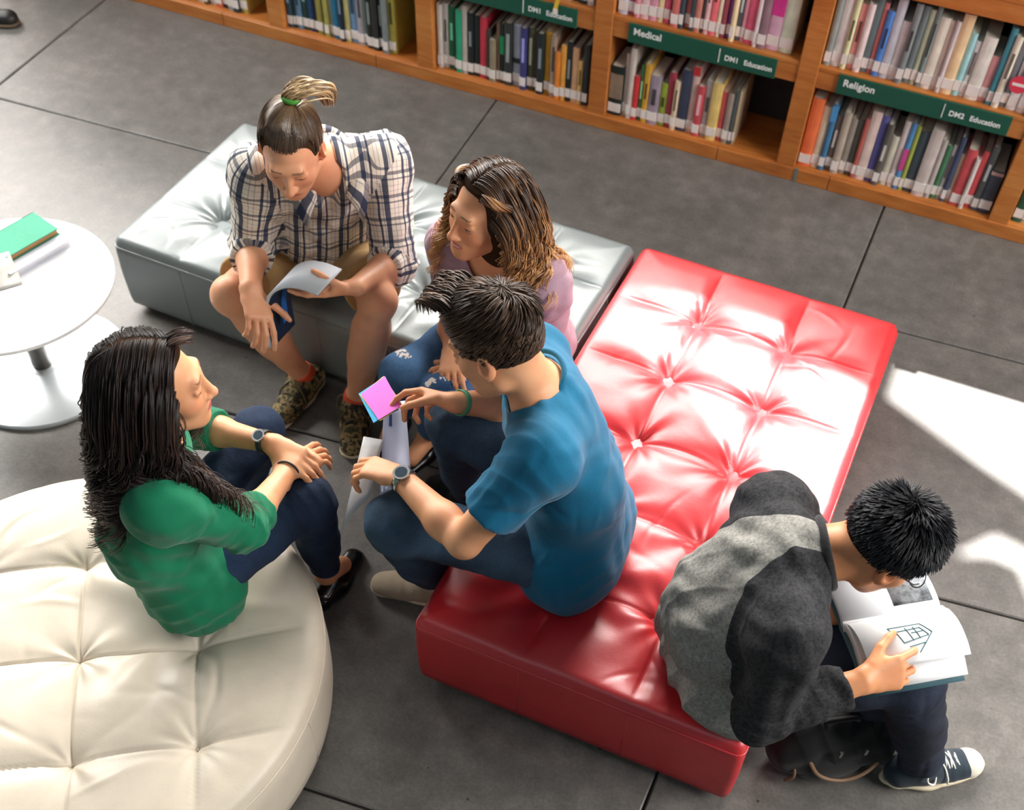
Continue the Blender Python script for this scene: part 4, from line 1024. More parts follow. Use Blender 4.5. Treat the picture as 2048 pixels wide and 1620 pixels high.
    khaki = mat_fabric('khaki_cloth', srgb(176, 140, 92), .1, .85)
    p.pants('shorts', khaki, short=.80, loose=1.02, folds=[(Jv['hipL'] * .5 + Jv['knL'] * .5, .12, Jv['knL'] - Jv['hipL'], .05, .004), (Jv['hipR'] * .5 + Jv['knR'] * .5, .12, Jv['knR'] - Jv['hipR'], .05, .004)])
    # camouflage shoes, coral socks
    cm = NT('camouflage_canvas'); v = cm.coord(); n = cm.noise(v, 38., 2, .5); n2 = cm.noise(v, 55., 2, .5)
    c0 = cm.ramp(n, [(.40, srgb(46, 38, 26)), (.46, srgb(104, 88, 56)), (.56, srgb(150, 128, 84)), (.62, srgb(66, 66, 42))]); c0 = cm.mix(cm.math('GREATER_THAN', n2, .60), c0, srgb(30, 26, 20))
    cm.l(c0, cm.b.inputs['Base Color']); cm.set(Roughness=.85)
    lacem = mat_plain('olive_laces', srgb(96, 84, 56), .8); sock = mat_plain('coral_sock', srgb(226, 84, 52), .8)
    for a in 'LR':
        p.shoe(a, 'lace', [cm.m, SOLE_CREAM, None, lacem])
        an, kn = Jv['an' + a], Jv['kn' + a]; d = nrm(kn - an)
        v, f = sdf_mesh([grp([rc(an - d * .02, an + d * .03, .040, .0385, .01), plane(an + d * .022, d)], .01), plane(an - d * .02, -d)], .003); p.add('sock', v, f, sock)
    # hair pulled back into a topknot
    hm = mat_hair('brown_hair_topknot', [(.0, srgb(34, 25, 18)), (.45, srgb(78, 58, 42)), (.75, srgb(138, 110, 76)), (1., srgb(206, 176, 128))], .36)
    kn0 = V(-.012, -.060, .118)
    cap = [el((0, -.016, .033), (.0755, .0965, .0875), .01), box((0, .118, -.015), (.12, .046, .075), .03, .012, op='s'), el((0, -.02, -.10), (.09, .11, .075), .02, op='s'),
           el((.082, .02, -.03), (.03, .028, .04), .01, op='s'), el((-.082, .02, -.03), (.03, .028, .04), .01, op='s')]
    hair = p.cap('hair', cap, CAPM)
    paths = []
    for i in range(1700):
        az = rng.uniform(-PI, PI); e0 = rng.uniform(-.25, 1.1) if abs(az) > 1.1 else rng.uniform(.62, 1.1)
        a = scalp(az, e0, 1.075); pts = []
        if a[1] > .045 and a[2] < .082: continue
        if a[1] > .0 and a[2] < .03: continue
        for tt in np.linspace(0, 1, 12):
            q = a * (1 - tt) + (kn0 + V(0, 0, -.004)) * tt; q = push_out(q, 1.082 + .012 * math.sin(7 * az) * (1 - tt) + .02 * tt); pts.append(q)
        pts[-1] = kn0; paths.append([p.hl(*q) for q in pts])
    p.strands('hair_strands', paths, .0016, hm, 4, lambda t: .30 + .35 * t, hair)
    tie = mat_plain('green_hair_tie', srgb(70, 150, 48), .6)
    axis = p.HM @ nrm(V(0, -.42, .9)); c0 = p.hl(*kn0)
    v, f = tube_geo([c0 + .019 * (math.cos(t) * p.HM[:, 0] + math.sin(t) * nrm(np.cross(axis, p.HM[:, 0]))) + axis * .008 for t in np.arange(24) / 24 * 2 * PI], .0065, 8, True); o = p.add('hair_tie', v, f, tie); o.parent = hair
    bun = []
    for i in range(420):
        u = rng.normal(0, .0075, 2); w = rng.uniform(.8, 1.15)
        g = catmull([(-.012 + u[0] * .8, -.060 + u[1] * .8, .118), (-.020 + u[0] * 1.4, -.068 + u[1], .136), (-.044 + u[0] * 1.6, -.082 + u[1] * 1.2, .140 * (1 + .01 * rng.normal())), (-.072 + u[0] * 1.6, -.098 * w ** .2 + u[1], .124), (-.088 + u[0] * 1.3, -.104 * w ** .2 + u[1] * .7, .094), (-.092 + u[0] * .8, -.102 + u[1] * .5, .066 - .02 * w)], 5)
        bun.append([p.hl(*q) for q in g])
    p.strands('topknot', bun, .0022, hm, 4, lambda t: .45 + .5 * np.sin(t * PI * .8), hair)
    return p
P_PLAID = person_plaid()

# ================================================================== 2. mauve top, smiling, on the grey ottoman
def lock_paths(p, roots, ncol, steps, ds, wave, wl, drift, grav=1., stiff=.80, curl0=.25):
    """hair falling from the scalp over head and shoulders, all guides stepped together"""
    Q = np.array([r[0] for r in roots]); VV = np.array([nrm(r[1]) for r in roots]); ln = np.array([r[2] for r in roots]); T = [Q.copy()]
    g = (V(0, 0, -1) * grav + drift)
    for i in range(steps):
        VV = VV * stiff + g * (1 - stiff); VV /= np.linalg.norm(VV, axis=1, keepdims=True); Q = Q + VV * ds
        for _ in range(2):
            h = (Q - p.H) @ p.HM; e = (h - SC) / (SR * 1.11); l = np.linalg.norm(e, axis=1); m = l < 1
            h[m] = SC + e[m] / l[m][:, None] * SR * 1.11; Q[m] = h[m] @ p.HM.T + p.H
            d = field_points(ncol, Q); m = d < .007
            if m.any():
                G = np.stack([field_points(ncol, Q[m] + ee) - d[m] for ee in np.eye(3) * .004], 1); G /= np.linalg.norm(G, axis=1, keepdims=True) + 1e-9
                Q[m] += G * (.007 - d[m])[:, None]
        VV = Q - T[-1]; VV /= np.linalg.norm(VV, axis=1, keepdims=True) + 1e-9; T.append(Q.copy())
    T = np.array(T).transpose(1, 0, 2); out = []
    for P, l in zip(T, ln):
        P = P[:max(8, int(round(steps * l / 4)) * 4)]; ph = rng.uniform(0, 6.28); t, u, w = frames(P); k = np.arange(len(P)) * ds
        a = wave * np.clip((k - curl0 * k[-1]) / (.35 * k[-1] + 1e-6), 0, 1)
        out.append(P + a[:, None] * (np.cos(k / wl * 2 * PI + ph)[:, None] * u + np.sin(k / wl * 2 * PI + ph)[:, None] * w))
    return out
def clump(paths, n, r):
    """several hairs following each guide"""
    out = []
    for P in paths:
        for i in range(n):
            o = rng.normal(size=3) * r; k = np.linspace(.35, 1, len(P))[:, None] ; out.append(P + o * k)
    return out

def person_purple():
    J = {'pel': [-.846, 2.32, .379], 'hipL': [-.765, 2.298, .379], 'hipR': [-.926, 2.341, .378], 'chest': [-.80, 2.215, .569], 'neck': [-.844, 2.137, .773], 'head': [-.852, 2.101, .926],
         'shL': [-.697, 2.10, .765], 'shR': [-.985, 2.195, .725], 'elL': [-.698, 2.17, .525], 'elR': [-1.0, 2.215, .455], 'wrL': [-.855, 2.034, .472], 'wrR': [-.925, 2.035, .505], 'haL': [-.911, 1.983, .495], 'haR': [-.905, 1.952, .53],
         'knL': [-.906, 1.937, .43], 'knR': [-1.04, 1.971, .43], 'anL': [-1.028, 2.079, .086], 'anR': [-1.147, 2.106, .09], 'toL': [-1.075, 1.934, .035], 'toR': [-1.15, 1.953, .031]}
    hands = {'L': ((-.75, -.6, .05), (-.3, -.2, -1), dict(curl=(.5, .6, .6, .6), thumb=(.6, .75, .2))), 'R': ((.35, -.9, .0), (.25, .1, -1), dict(curl=(.5, .6, .65, .7), thumb=(.7, .6, .2)))}
    p = Person(J, 'smiling woman with long wavy brown hair in a mauve top on the grey ottoman', (-.50, -.85, .02), -.10, .93, True, 1., SK_LIGHT, hands, flat=True)
    p.body(brow=srgb(70, 46, 30), lip=srgb(206, 96, 92)); Jv = p.J
    mv = mat_fabric('mauve_jersey', srgb(164, 132, 146), .08, .8, 400, .2)
    p.shirt('mauve_top', mv, .72, [(Jv['elL'] * .3 + Jv['shL'] * .7, .08, Jv['elL'] - Jv['shL'] + p.lat * .2, .035, .003), (Jv['chest'], .2, p.lat + p.up * .5, .06, .004)], neck=.078, hem=-.05, loose=1.05, seed=6, belly=.95, hips=.105, na=.003)
    dn = denim('blue_denim_ripped', (36, 66, 104), (84, 124, 164)); Jv = p.J
    white = mat_fabric('frayed_cotton', srgb(214, 204, 196), .2, .9)
    def rip(fc):
        fm = np.zeros(len(fc), int); r = np.random.default_rng(3)
        for k, spots in (('knL', ((.02, .012, .03), (-.03, -.01, .0), (.035, .04, .02))), ('knR', ((.0, .01, .03), (-.02, .03, .02)))):
            for s3 in spots:
                c = Jv[k] + V(*s3) * 1. + V(0, 0, .05); d = fc - c; d = d + .006 * np.sin(fc @ r.normal(size=3) * 300)[:, None]; fm[(d[:, 0] ** 2 / .022 ** 2 + d[:, 1] ** 2 / .012 ** 2 + d[:, 2] ** 2 / .03 ** 2) < 1] = 1
        return fm
    p.pants('jeans', [dn, white], .84, fold_limb(Jv['knL'], Jv['anL'], 3, .003) + fold_limb(Jv['hipL'], Jv['knL'], 3, .003), loose=.98, taper=.043, fmfn=rip)
    for a in 'LR': p.shoe(a, 'flat', [BLACKSHOE, SOLE_DARK], L=.92)
    hm = mat_hair('wavy_brown_hair', [(.0, srgb(34, 22, 15)), (.3, srgb(72, 46, 28)), (.65, srgb(158, 108, 62)), (1., srgb(224, 172, 112))], .34)  # golden end colours put backlight into the strands
    capp = [el((0, -.018, .036), (.081, .101, .093), .01), box((0, .118, -.015), (.12, .046, .075), .03, .012, op='s'), rc((0, -.045, .0), (0, -.035, -.13), .058, .045, .04), el((.05, -.03, -.07), (.035, .04, .07), .05), el((-.05, -.03, -.07), (.035, .04, .07), .05)]
    hair = p.cap('hair', capp, CAPM)
    col, _ = p.shirt_prims(.72, 1.05); roots = []
    for i in range(430):
        sd = rng.choice((-1, 1)); f0 = rng.random()
        if f0 < .55:
            ph = rng.uniform(math.radians(52), math.radians(172)); a = SC + SR * 1.10 * V(sd * .06, math.cos(ph), math.sin(ph)); fr = max(0, math.cos(ph))
        else:
            az = (rng.uniform(1.25, 3.1) if f0 < .82 else rng.uniform(.95, 1.5)) * sd; a = scalp(az, rng.uniform(.1, 1.2) if f0 < .82 else rng.uniform(-.15, .5), 1.10); fr = 0
        dirv = nrm(V(sd * .9, -.25 - .62 * fr, -.1 + .2 * fr))
        roots.append((p.HM @ a + p.H, p.HM @ dirv, rng.uniform(.62, .90)))
    for i in range(110):                                # the back of the head
        a = scalp(PI + rng.uniform(-.75, .75), rng.uniform(-.1, 1.15), 1.10); roots.append((p.HM @ a + p.H, p.HM @ nrm(V(a[0] * 3, -.5, -.8)), rng.uniform(0.72, 0.95)))
    g = lock_paths(p, roots, col, 46, .0085, .012, .070, p.fwd * .03, grav=1., stiff=.86)
    p.strands('hair_locks', clump(g, 7, .0042), .0015, hm, 4, lambda t: .16 + .95 * t ** 1.1, hair)
    # half-up twist pulled round the back of the head
    tw = []
    for sd in (-1, 1):
        gp = catmull([V(sd * .045, .062, .108), V(sd * .083, .02, .085), V(sd * .086, -.05, .058), V(sd * .045, -.112, .045), V(0, -.124, .040)], 10)
        for i in range(60):
            ph = rng.uniform(0, 6.28); r0 = .012 * math.sqrt(rng.random()); t, u, w = frames(gp); k = np.linspace(0, 9, len(gp)) + ph
            tw.append([p.hl(*q) for q in gp + r0 * (np.cos(k)[:, None] * u + np.sin(k)[:, None] * w)])
    p.strands('twisted_strand', tw, .0017, hm, 4, lambda t: .25 + .4 * np.sin(t * 9) ** 2, hair)
    gold = mat_plain('gold_chain', srgb(214, 170, 96), .3, 1.)
    nb = Jv['neck'] - p.up * .03; ring = []
    for t in np.arange(40) / 40 * 2 * PI: ring.append(nb + p.lat * .072 * math.sin(t) + p.fwd * (.03 + .075 * math.cos(t)) - p.up * (.02 + .045 * (math.cos(t) * .5 + .5) ** 2))
    v, f = tube_geo(ring, .0012, 5, True); nk = p.add('necklace', v, f, gold)
    v, f = sdf_mesh([el(nb + p.fwd * .108 - p.up * .072, (.007, .007, .008))], .002); o = p.add('pendant', v, f, gold); o.parent = nk
    return p
P_PURPLE = person_purple()

# ================================================================== 3. teal T-shirt, back to us, on the red ottoman
def person_blue():
    J = {'pel': [-.442, 1.668, .389], 'hipL': [-.430, 1.584, .389], 'hipR': [-.439, 1.752, .387], 'chest': [-.463, 1.668, .626], 'neck': [-.548, 1.672, .853], 'head': [-.632, 1.62, .991],
         'shL': [-.482, 1.504, .83], 'shR': [-.619, 1.821, .79], 'elL': [-.615, 1.385, .61], 'elR': [-.681, 1.911, .51], 'wrL': [-.83, 1.511, .596], 'wrR': [-.793, 1.750, .632], 'haL': [-.901, 1.554, .578], 'haR': [-.887, 1.76, .597],
         'knL': [-.824, 1.463, .486], 'knR': [-.82, 1.816, .489], 'anL': [-.800, 1.596, .1], 'anR': [-.815, 1.903, .092], 'toL': [-.94, 1.57, .017], 'toR': [-.951, 1.955, .012]}
    hands = {'L': ((-.95, .10, -.10), (-.25, -.15, -1.), dict(curl=(.62, .72, .80, .85), thumb=(.35, .8, .55), tcurl=.3)), 'R': ((-.92, .25, -.30), (-.25, -.75, -.55), dict(curl=(.50, .85, 1.05, 1.15), thumb=(.30, .80, .55), tcurl=.15))}
    p = Person(J, 'young man in a teal T-shirt and jeans holding sticky notes on the red ottoman', (-.90, .02, -.44), .05, 1.0, skin=SK_LIGHT, hands=hands, neckr=.058)
    p.body(brow=srgb(36, 26, 20)); Jv = p.J
    tl = mat_fabric('teal_jersey', srgb(3, 100, 136), .07, .8, 400, .18)
    folds = [(Jv['shL'] * .5 + Jv['elL'] * .5, .08, p.lat + p.up * .3, .03, .003), (Jv['shL'] + p.fwd * .06, .09, p.lat + p.fwd, .035, .003), (Jv['pel'] + p.lat * .12 - p.fwd0 * .06, .10, p.up0 + p.fwd0 * .3, .045, .0025), (Jv['chest'] - p.fwd * .12, .16, p.up + p.lat * .5, .09, .002)]
    p.shirt('teal_tshirt', tl, .66, folds, neck=.070, loose=1.04, seed=8, hem=-.045, belly=1.0, hips=.112, na=.0015, hemn=p.up0 - .45 * p.fwd0)
    nb = Jv['neck'] + p.up * .010; nt = p.hl(0, -.02, -.03); ax = nrm(nt - nb)
    a1 = nrm(np.cross(ax, p.fwd)); a2 = np.cross(a1, ax)
    v, f = tube_geo([nb + ax * .020 + (math.cos(t) * a1 + math.sin(t) * a2) * .069 for t in np.arange(48) / 48 * 2 * PI], .0065, 8, True); p.add('neck_rib', v, f, tl)
    dn = denim('dark_blue_denim', (26, 40, 56), (72, 96, 120))
    p.pants('jeans', dn, .88, fold_limb(Jv['hipL'] * .5 + Jv['knL'] * .5, Jv['knL'], 2, .0035, .04, .07) + fold_limb(Jv['hipR'], Jv['knR'], 3, .0035, .04, .08) + fold_limb(Jv['knR'], Jv['anR'], 3, .004, .035), loose=1.03, taper=.058)
    suede = mat_fabric('taupe_suede', srgb(168, 152, 130), .12, .9); blk = mat_fabric('black_suede', srgb(20, 20, 22), .12, .9)
    p.shoe('L', 'slip', [suede, SOLE_CREAM]); p.shoe('R', 'slip', [blk, SOLE_DARK])
    # steel watch on the left wrist, green band on the right
    w, e = Jv['wrL'], Jv['elL']; d = nrm(e - w); p.ring('wristwatch', STEEL, w + d * .018, d, .0295, .019, .004, (V(.35, -.35, .9), .0205, STEEL, DIAL))
    w, e = Jv['wrR'], Jv['elR']; d = nrm(e - w); p.ring('wristband', mat_plain('green_band', srgb(74, 150, 112), .5), w + d * .022, d, .0295, .016, .003)
    hm = mat_hair('dark_brown_hair', [(.0, srgb(26, 19, 15)), (.5, srgb(60, 43, 32)), (.85, srgb(104, 80, 62)), (1., srgb(150, 124, 102))], .42, .3)
    capp = [el((0, -.016, .040), (.079, .101, .094), .01), box((0, .118, -.015), (.12, .046, .075), .03, .012, op='s'), el((0, .02, -.125), (.11, .15, .092), .02, op='s'), el((.088, .015, -.03), (.03, .034, .045), .01, op='s'), el((-.088, .015, -.03), (.03, .034, .045), .01, op='s')]
    hair = p.cap('hair', capp, CAPM)
    whorl = scalp(PI - .35, 1.10, 1.12); paths = []
    for i in range(3600):
        az = rng.uniform(-PI, PI); el0 = rng.uniform(-.48, 1.45); a = scalp(az, el0, 1.085)
        if a[2] < .02 and a[1] > .0: continue
        if a[1] > .05 and a[2] < .075: continue
        if a[2] < -.075: continue
        topf = max(0., (a[2] - .04) / .07)
        rad = a - whorl; sw = np.cross(rad, whorl - SC); nn = nrm((a - SC) / SR ** 2)
        fl = nrm(nrm(rad) * 1.0 + nrm(sw) * .45 + V(0, .6, 0) * topf); fl = nrm(fl - nn * (fl @ nn)); ln = .020 + .050 * topf * rng.uniform(.6, 1.2)
        lift = .12 + .60 * topf * (1 if a[1] > -.02 else .7); q = a.copy(); v = nrm(fl + nn * lift); pts = [q.copy()]
        for k in range(7):
            v = nrm(v + fl * .16 - nn * .15 * (k / 3) + nrm(sw) * .06); q = q + v * ln / 7; q = push_out(q, 1.08); pts.append(q.copy())
        paths.append([p.hl(*x) for x in pts])
    for i in range(160):                                # the crown whorl itself
        o2 = rng.normal(0, .007, 3); q = whorl - nrm(whorl - SC) * .003 + o2; nn = nrm(q - SC); fl = nrm(o2 - nn * (o2 @ nn)); sw = np.cross(nn, fl); pts = [q]
        for k in range(6): q = q + (fl * .8 + sw * .5 + nn * (.25 - .09 * k)) * .006; pts.append(push_out(q, 1.09))
        paths.append([p.hl(*x) for x in pts])
    for i in range(420):                                # the fringe swept forward and to the side
        x = rng.uniform(-.055, .055); st = V(x, rng.uniform(.02, .07), .125 + rng.normal(0, .004)); sgn = 1 if x > -.02 else -1
        g = catmull([st, st + V(.006, .020, .020), st + V(.012, .044, .018), st + V(.020, .062, -.002 - .012 * rng.random())], 4); paths.append([p.hl(*push_out(y, 1.08)) for y in g])
    p.strands('hair_strands', paths, .0019, hm, 4, lambda t: .22 + .4 * np.sin(t * PI), hair)
    return p
P_BLUE = person_blue()

# ================================================================== 4. green top, on the cream pouf
def person_green():
    J = {'pel': [-1.298, 1.250, .369], 'hipL': [-1.360, 1.302, .366], 'hipR': [-1.240, 1.192, .369], 'chest': [-1.305, 1.19, .6], 'neck': [-1.265, 1.244, .813], 'head': [-1.224, 1.265, .968],
         'shL': [-1.37, 1.365, .765], 'shR': [-1.165, 1.11, .80], 'elL': [-1.385, 1.519, .535], 'elR': [-1.089, 1.243, .60], 'wrL': [-1.161, 1.504, .581], 'wrR': [-1.1, 1.468, .555], 'haL': [-1.081, 1.493, .57], 'haR': [-1.085, 1.543, .535],
         'knL': [-1.289, 1.627, .447], 'knR': [-1.052, 1.451, .475], 'anL': [-1.429, 1.66, .087], 'anR': [-1.075, 1.496, .103], 'toL': [-1.404, 1.814, .02], 'toR': [-1.067, 1.634, .017]}
    hands = {'L': ((.95, -.12, -.18), (.0, .1, -1), dict(curl=(.4, .45, .5, .55), thumb=(.7, .65, .1))), 'R': ((.25, .93, -.25), (-.15, -.2, -1.), dict(curl=(.30, .38, .45, .5), spread=.14, thumb=(.7, .6, .25)))}
    p = Person(J, 'woman with long dark hair in a green top and jeans on the cream pouf', (.82, .56, -.05), .02, .95, True, .2, SK_LIGHT, hands, flat=True)
    p.body(brow=srgb(34, 24, 20), lip=srgb(196, 92, 104)); Jv = p.J
    gr = mat_fabric('green_jersey', srgb(8, 114, 78), .07, .8, 400, .18)
    folds = fold_limb(Jv['elR'], Jv['wrR'], 2, .004, .03, .05) + [(Jv['elR'], .07, Jv['elR'] - Jv['shR'], .03, .0045), (Jv['pel'] - p.fwd0 * .04 - p.hlat * .12, .12, p.up0 + p.hlat * .8, .05, .005), (Jv['chest'], .2, p.up + p.lat * .6, .09, .003), (Jv['elL'], .07, Jv['elL'] - Jv['shL'], .03, .004)]
    p.shirt('green_top', gr, 1.30, folds, neck=.064, loose=1.07, seed=9, hem=-.075, belly=1.05, hips=.118, na=.002, hemn=p.up0 - .35 * p.fwd0)
    dn = denim('indigo_denim', (24, 34, 52), (46, 66, 98))
    p.pants('jeans', dn, .90, fold_limb(Jv['hipR'], Jv['knR'], 3, .002, .035, .06) + [(Jv['knR'], .07, Jv['knR'] - Jv['hipR'], .03, .003)], loose=.95, taper=.042)
    for a in 'LR':
        u = p.shoe(a, 'flat', [BLACKSHOE, SOLE_DARK], L=.98)
        B, o = p.foot_frame(a); mb = MB()
        for sg in (-1, 1): mb.tube([B @ V(*q) + o for q in catmull([(0, .082, .044), (sg * .012, .088, .050), (sg * .020, .082, .045), (sg * .010, .078, .042), (0, .082, .044)], 5)], .0028, 6)
        q = p.addmb(mb, 'bow', BLACKSHOE); q.parent = u
    w, e = Jv['wrL'], Jv['elL']; d = nrm(e - w); p.ring('wristwatch', STRAP, w + d * .022, d, .027, .017, .003, (V(.3, -.3, .9), .0165, STEEL, DIAL))
    w, e = Jv['wrR'], Jv['elR']; d = nrm(e - w); p.ring('hair_band', STRAP, w + d * .012, d, .0275, .005, .003)
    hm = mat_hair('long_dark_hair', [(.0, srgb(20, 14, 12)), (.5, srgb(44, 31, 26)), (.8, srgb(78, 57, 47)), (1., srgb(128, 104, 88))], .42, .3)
    capp = [el((0, -.018, .036), (.081, .102, .094), .01), box((0, .113, -.015), (.12, .046, .075), .03, .012, op='s'), rc((0, -.045, .0), (0, -.035, -.13), .060, .048, .04), el((.055, -.03, -.07), (.032, .045, .08), .05), el((-.055, -.03, -.07), (.032, .045, .08), .05)]
    hair = p.cap('hair', capp, CAPM)
    col, _ = p.shirt_prims(1.3, 1.07); roots = []
    for i in range(480):
        sd = rng.choice((-1, 1)); f0 = rng.random()
        if f0 < .6:
            ph = rng.uniform(math.radians(50), math.radians(175)); a = SC + SR * 1.10 * V(sd * .06 - .1, math.cos(ph), math.sin(ph)); fr = max(0, math.cos(ph))
        else:
            az = (rng.uniform(1.2, 3.1) if f0 < .86 else rng.uniform(1.0, 1.5)) * sd; a = scalp(az, rng.uniform(.1, 1.2) if f0 < .86 else rng.uniform(-.15, .5), 1.10); fr = 0
        dirv = nrm(V(sd * .9, -.20 - .40 * fr, -.1 + .25 * fr))
        roots.append((p.HM @ a + p.H, p.HM @ dirv, rng.uniform(.58, .92)))
    for i in range(110):                                # the back of the head
        a = scalp(PI + rng.uniform(-.75, .75), rng.uniform(-.1, 1.15), 1.10); roots.append((p.HM @ a + p.H, p.HM @ nrm(V(a[0] * 3, -.5, -.8)), rng.uniform(0.68, 0.97)))
    g = lock_paths(p, roots, col, 56, .0088, .018, .105, -p.fwd * .14, grav=1., stiff=.85, curl0=.32)
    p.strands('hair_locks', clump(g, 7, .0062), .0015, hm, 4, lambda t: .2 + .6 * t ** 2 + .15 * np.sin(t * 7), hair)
    fr = []                                             # quiff lifted off the forehead
    for i in range(45):
        x = rng.uniform(-.03, .01); a = V(x, .045 + rng.normal(0, .006), .118 + rng.normal(0, .003))
        gg = catmull([a, a + V(-.002, .016, .008), a + V(-.006, .034, .008), a + V(-.014, .044, -.002)], 4); fr.append([p.hl(*push_out(q, 1.09)) for q in gg])
    p.strands('quiff', fr, .0018, hm, 4, lambda t: .35 + .4 * np.sin(t * PI), hair)
    return p
P_GREEN = person_green()

# ================================================================== 5. grey raglan, glasses, reading at the right end of the red ottoman
def person_grey():
    J = {'pel': [-.002, 1.470, .387], 'hipL': [-.056, 1.540, .387], 'hipR': [.050, 1.398, .388], 'chest': [-.020, 1.43, .633], 'neck': [.085, 1.459, .836], 'head': [.234, 1.521, .855],
         'shL': [.012, 1.608, .77], 'shR': [.113, 1.281, .80], 'elL': [.144, 1.706, .525], 'elR': [.114, 1.252, .53], 'wrL': [.20, 1.56, .535], 'wrR': [.289, 1.368, .595], 'haL': [.254, 1.60, .53], 'haR': [.331, 1.41, .61],
         'knL': [.328, 1.595, .47], 'knR': [.411, 1.514, .455], 'anL': [.389, 1.6, .084], 'anR': [.543, 1.537, .091], 'toL': [.537, 1.683, .027], 'toR': [.684, 1.621, .026]}
    hands = {'L': ((.75, .45, -.05), (.1, .1, .9), dict(curl=(-.02, -.02, -.02, -.02), thumb=(.5, .85, -.1), tcurl=.0)), 'R': ((.80, .56, .02), (-.45, .60, -.62), dict(curl=(.42, .55, .62, .66), thumb=(.62, .72, .35), tcurl=.35))}
    p = Person(J, 'man with short black hair and glasses in a grey top reading a picture book', (.70, .28, -.66), .0, 1.0, skin=SK_TAN, hands=hands, neckr=.060)
    p.body(brow=srgb(20, 16, 14)); Jv = p.J
    dk = mat_fabric('charcoal_jersey', srgb(44, 44, 46), .25, .9, 260, .3, scale=120.)
    gt = NT('two_tone_jersey'); gv = gt.coord(); gn = gt.math('ADD', gt.math('MULTIPLY', gt.noise(gv, 120., 3), .6), gt.math('MULTIPLY', gt.noise(gv, 260., 2), .4))
    g1 = gt.ramp(gn, [(.35, srgb(118, 116, 110)), (.65, srgb(164, 162, 156))]); g2 = gt.ramp(gn, [(.35, srgb(32, 32, 34)), (.65, srgb(62, 62, 64))])
    pa = gt.n('ShaderNodeAttribute', attribute_name='panel'); gt.l(gt.mix(gt.math('GREATER_THAN', pa.outputs['Fac'], 0.), g1, g2), gt.b.inputs['Base Color'])
    gt.bump(gt.math('ADD', gt.noise(gv, 260., 2), gt.math('MULTIPLY', gt.noise(gv, 60., 3), 2.)), .3, .002); gt.set(Roughness=.9); gt.b.inputs['Specular IOR Level'].default_value = .2
    def panel(v):
        out = np.full(len(v), -1.)
        for a in 'LR':
            sh, e, w = Jv['sh' + a], Jv['el' + a], Jv['wr' + a]
            # raglan seam: from the collar diagonally to the armpit
            sg = 1 if a == 'L' else -1; q = v - Jv['neck']; u = q @ (p.lat * sg); z = -(q @ p.up)
            out = np.maximum(out, np.minimum(np.minimum(u - .058 - .42 * z, .22 - z), (v - sh) @ (p.lat * sg) + .135))
            for s0, s1 in ((sh, e), (e, w)):
                ba = s1 - s0; h = np.clip(((v - s0) @ ba) / (ba @ ba), .30 if s0 is sh else 0, 1); d = np.linalg.norm(v - s0 - h[:, None] * ba, axis=1); out = comb(-out, d - .073, .07, 'u') * -1
        return out
    folds = [(Jv['pel'] - p.fwd0 * .12, .16, p.hlat + p.up0 * .25, .07, .006), (Jv['chest'] - p.fwd * .10 - p.lat * .06, .16, p.lat + p.up * .35, .08, .0045), (Jv['elR'], .08, Jv['elR'] - Jv['shR'], .035, .004)] + fold_limb(Jv['elR'], Jv['wrR'], 3, .003, .03, .05)
    p.shirt('raglan_top', gt.m, 1.86, folds, neck=.066, loose=1.03, seed=12, hem=-.085, belly=1.02, panel=panel, na=.0035, hips=.110, hemn=p.up0 - .35 * p.fwd0)
    nb = Jv['neck'] - p.up * .040; nt = p.hl(0, -.03, -.04); ax = nrm(nt - nb); a1 = nrm(np.cross(ax, p.fwd)); a2 = np.cross(a1, ax)
    v, f = tube_geo([nb + ax * .076 + (math.cos(t) * a1 + math.sin(t) * a2) * .069 for t in np.arange(48) / 48 * 2 * PI], .010, 8, True); p.add('neck_rib', v, f, dk)
    dn = denim('black_denim', (24, 26, 34), (48, 56, 74))
    p.pants('jeans', dn, 1.0, fold_limb(Jv['knR'], Jv['anR'], 3, .003, .04, .07), loose=1.0, taper=.054)
    cv = mat_fabric('slate_canvas', srgb(40, 52, 62), .12, .85); cap = mat_plain('cream_rubber', srgb(232, 224, 206), .5); lc = mat_plain('white_laces', srgb(238, 234, 224), .7)
    for a in 'LR': p.shoe(a, 'sneaker', [cv, SOLE_CREAM, cap, lc])
    hm = mat_hair('short_black_hair', [(.0, srgb(10, 10, 12)), (.5, srgb(24, 24, 28)), (.85, srgb(56, 60, 70)), (1., srgb(104, 110, 122))], .38, .35)
    capp = [el((0, -.016, .038), (.078, .100, .092), .01), box((0, .118, -.022), (.12, .046, .075), .03, .012, op='s'), el((0, .0, -.118), (.11, .13, .092), .02, op='s'), el((.086, .015, -.03), (.03, .034, .045), .01, op='s'), el((-.086, .015, -.03), (.03, .034, .045), .01, op='s')]
    hair = p.cap('hair', capp, CAPK)
    whorl = scalp(PI + .5, 1.05, 1.1); paths = []
    for i in range(3600):
        az = rng.uniform(-PI, PI); el0 = math.asin(rng.uniform(-.35, 1.)); a = scalp(az, el0, 1.075)
        if a[2] < .02 and a[1] > .0: continue
        if a[1] > .05 and a[2] < .07: continue
        if a[2] < -.045: continue
        rad = a - whorl; sw = nrm(np.cross(rad, whorl - SC)); nn = nrm((a - SC) / SR ** 2); fl = nrm(nrm(rad) + sw * .5); fl = nrm(fl - nn * (fl @ nn))
        top = np.clip((a[2] - .02) / .07, 0, 1); ln = (.017 + .016 * top) * rng.uniform(.8, 1.2); v = nrm(fl + nn * (.40 + .50 * top) + rng.normal(0, .16, 3)); q = a.copy(); pts = [q.copy()]
        for k in range(4): v = nrm(v + fl * .12); q = q + v * ln / 4; pts.append(q.copy())
        paths.append([p.hl(*x) for x in pts])
    p.strands('hair_strands', paths, .0017, hm, 4, lambda t: .2 + .35 * t, hair)
    gm = mat_plain('dark_metal_frame', srgb(30, 34, 40), .3, .8); mb = MB()
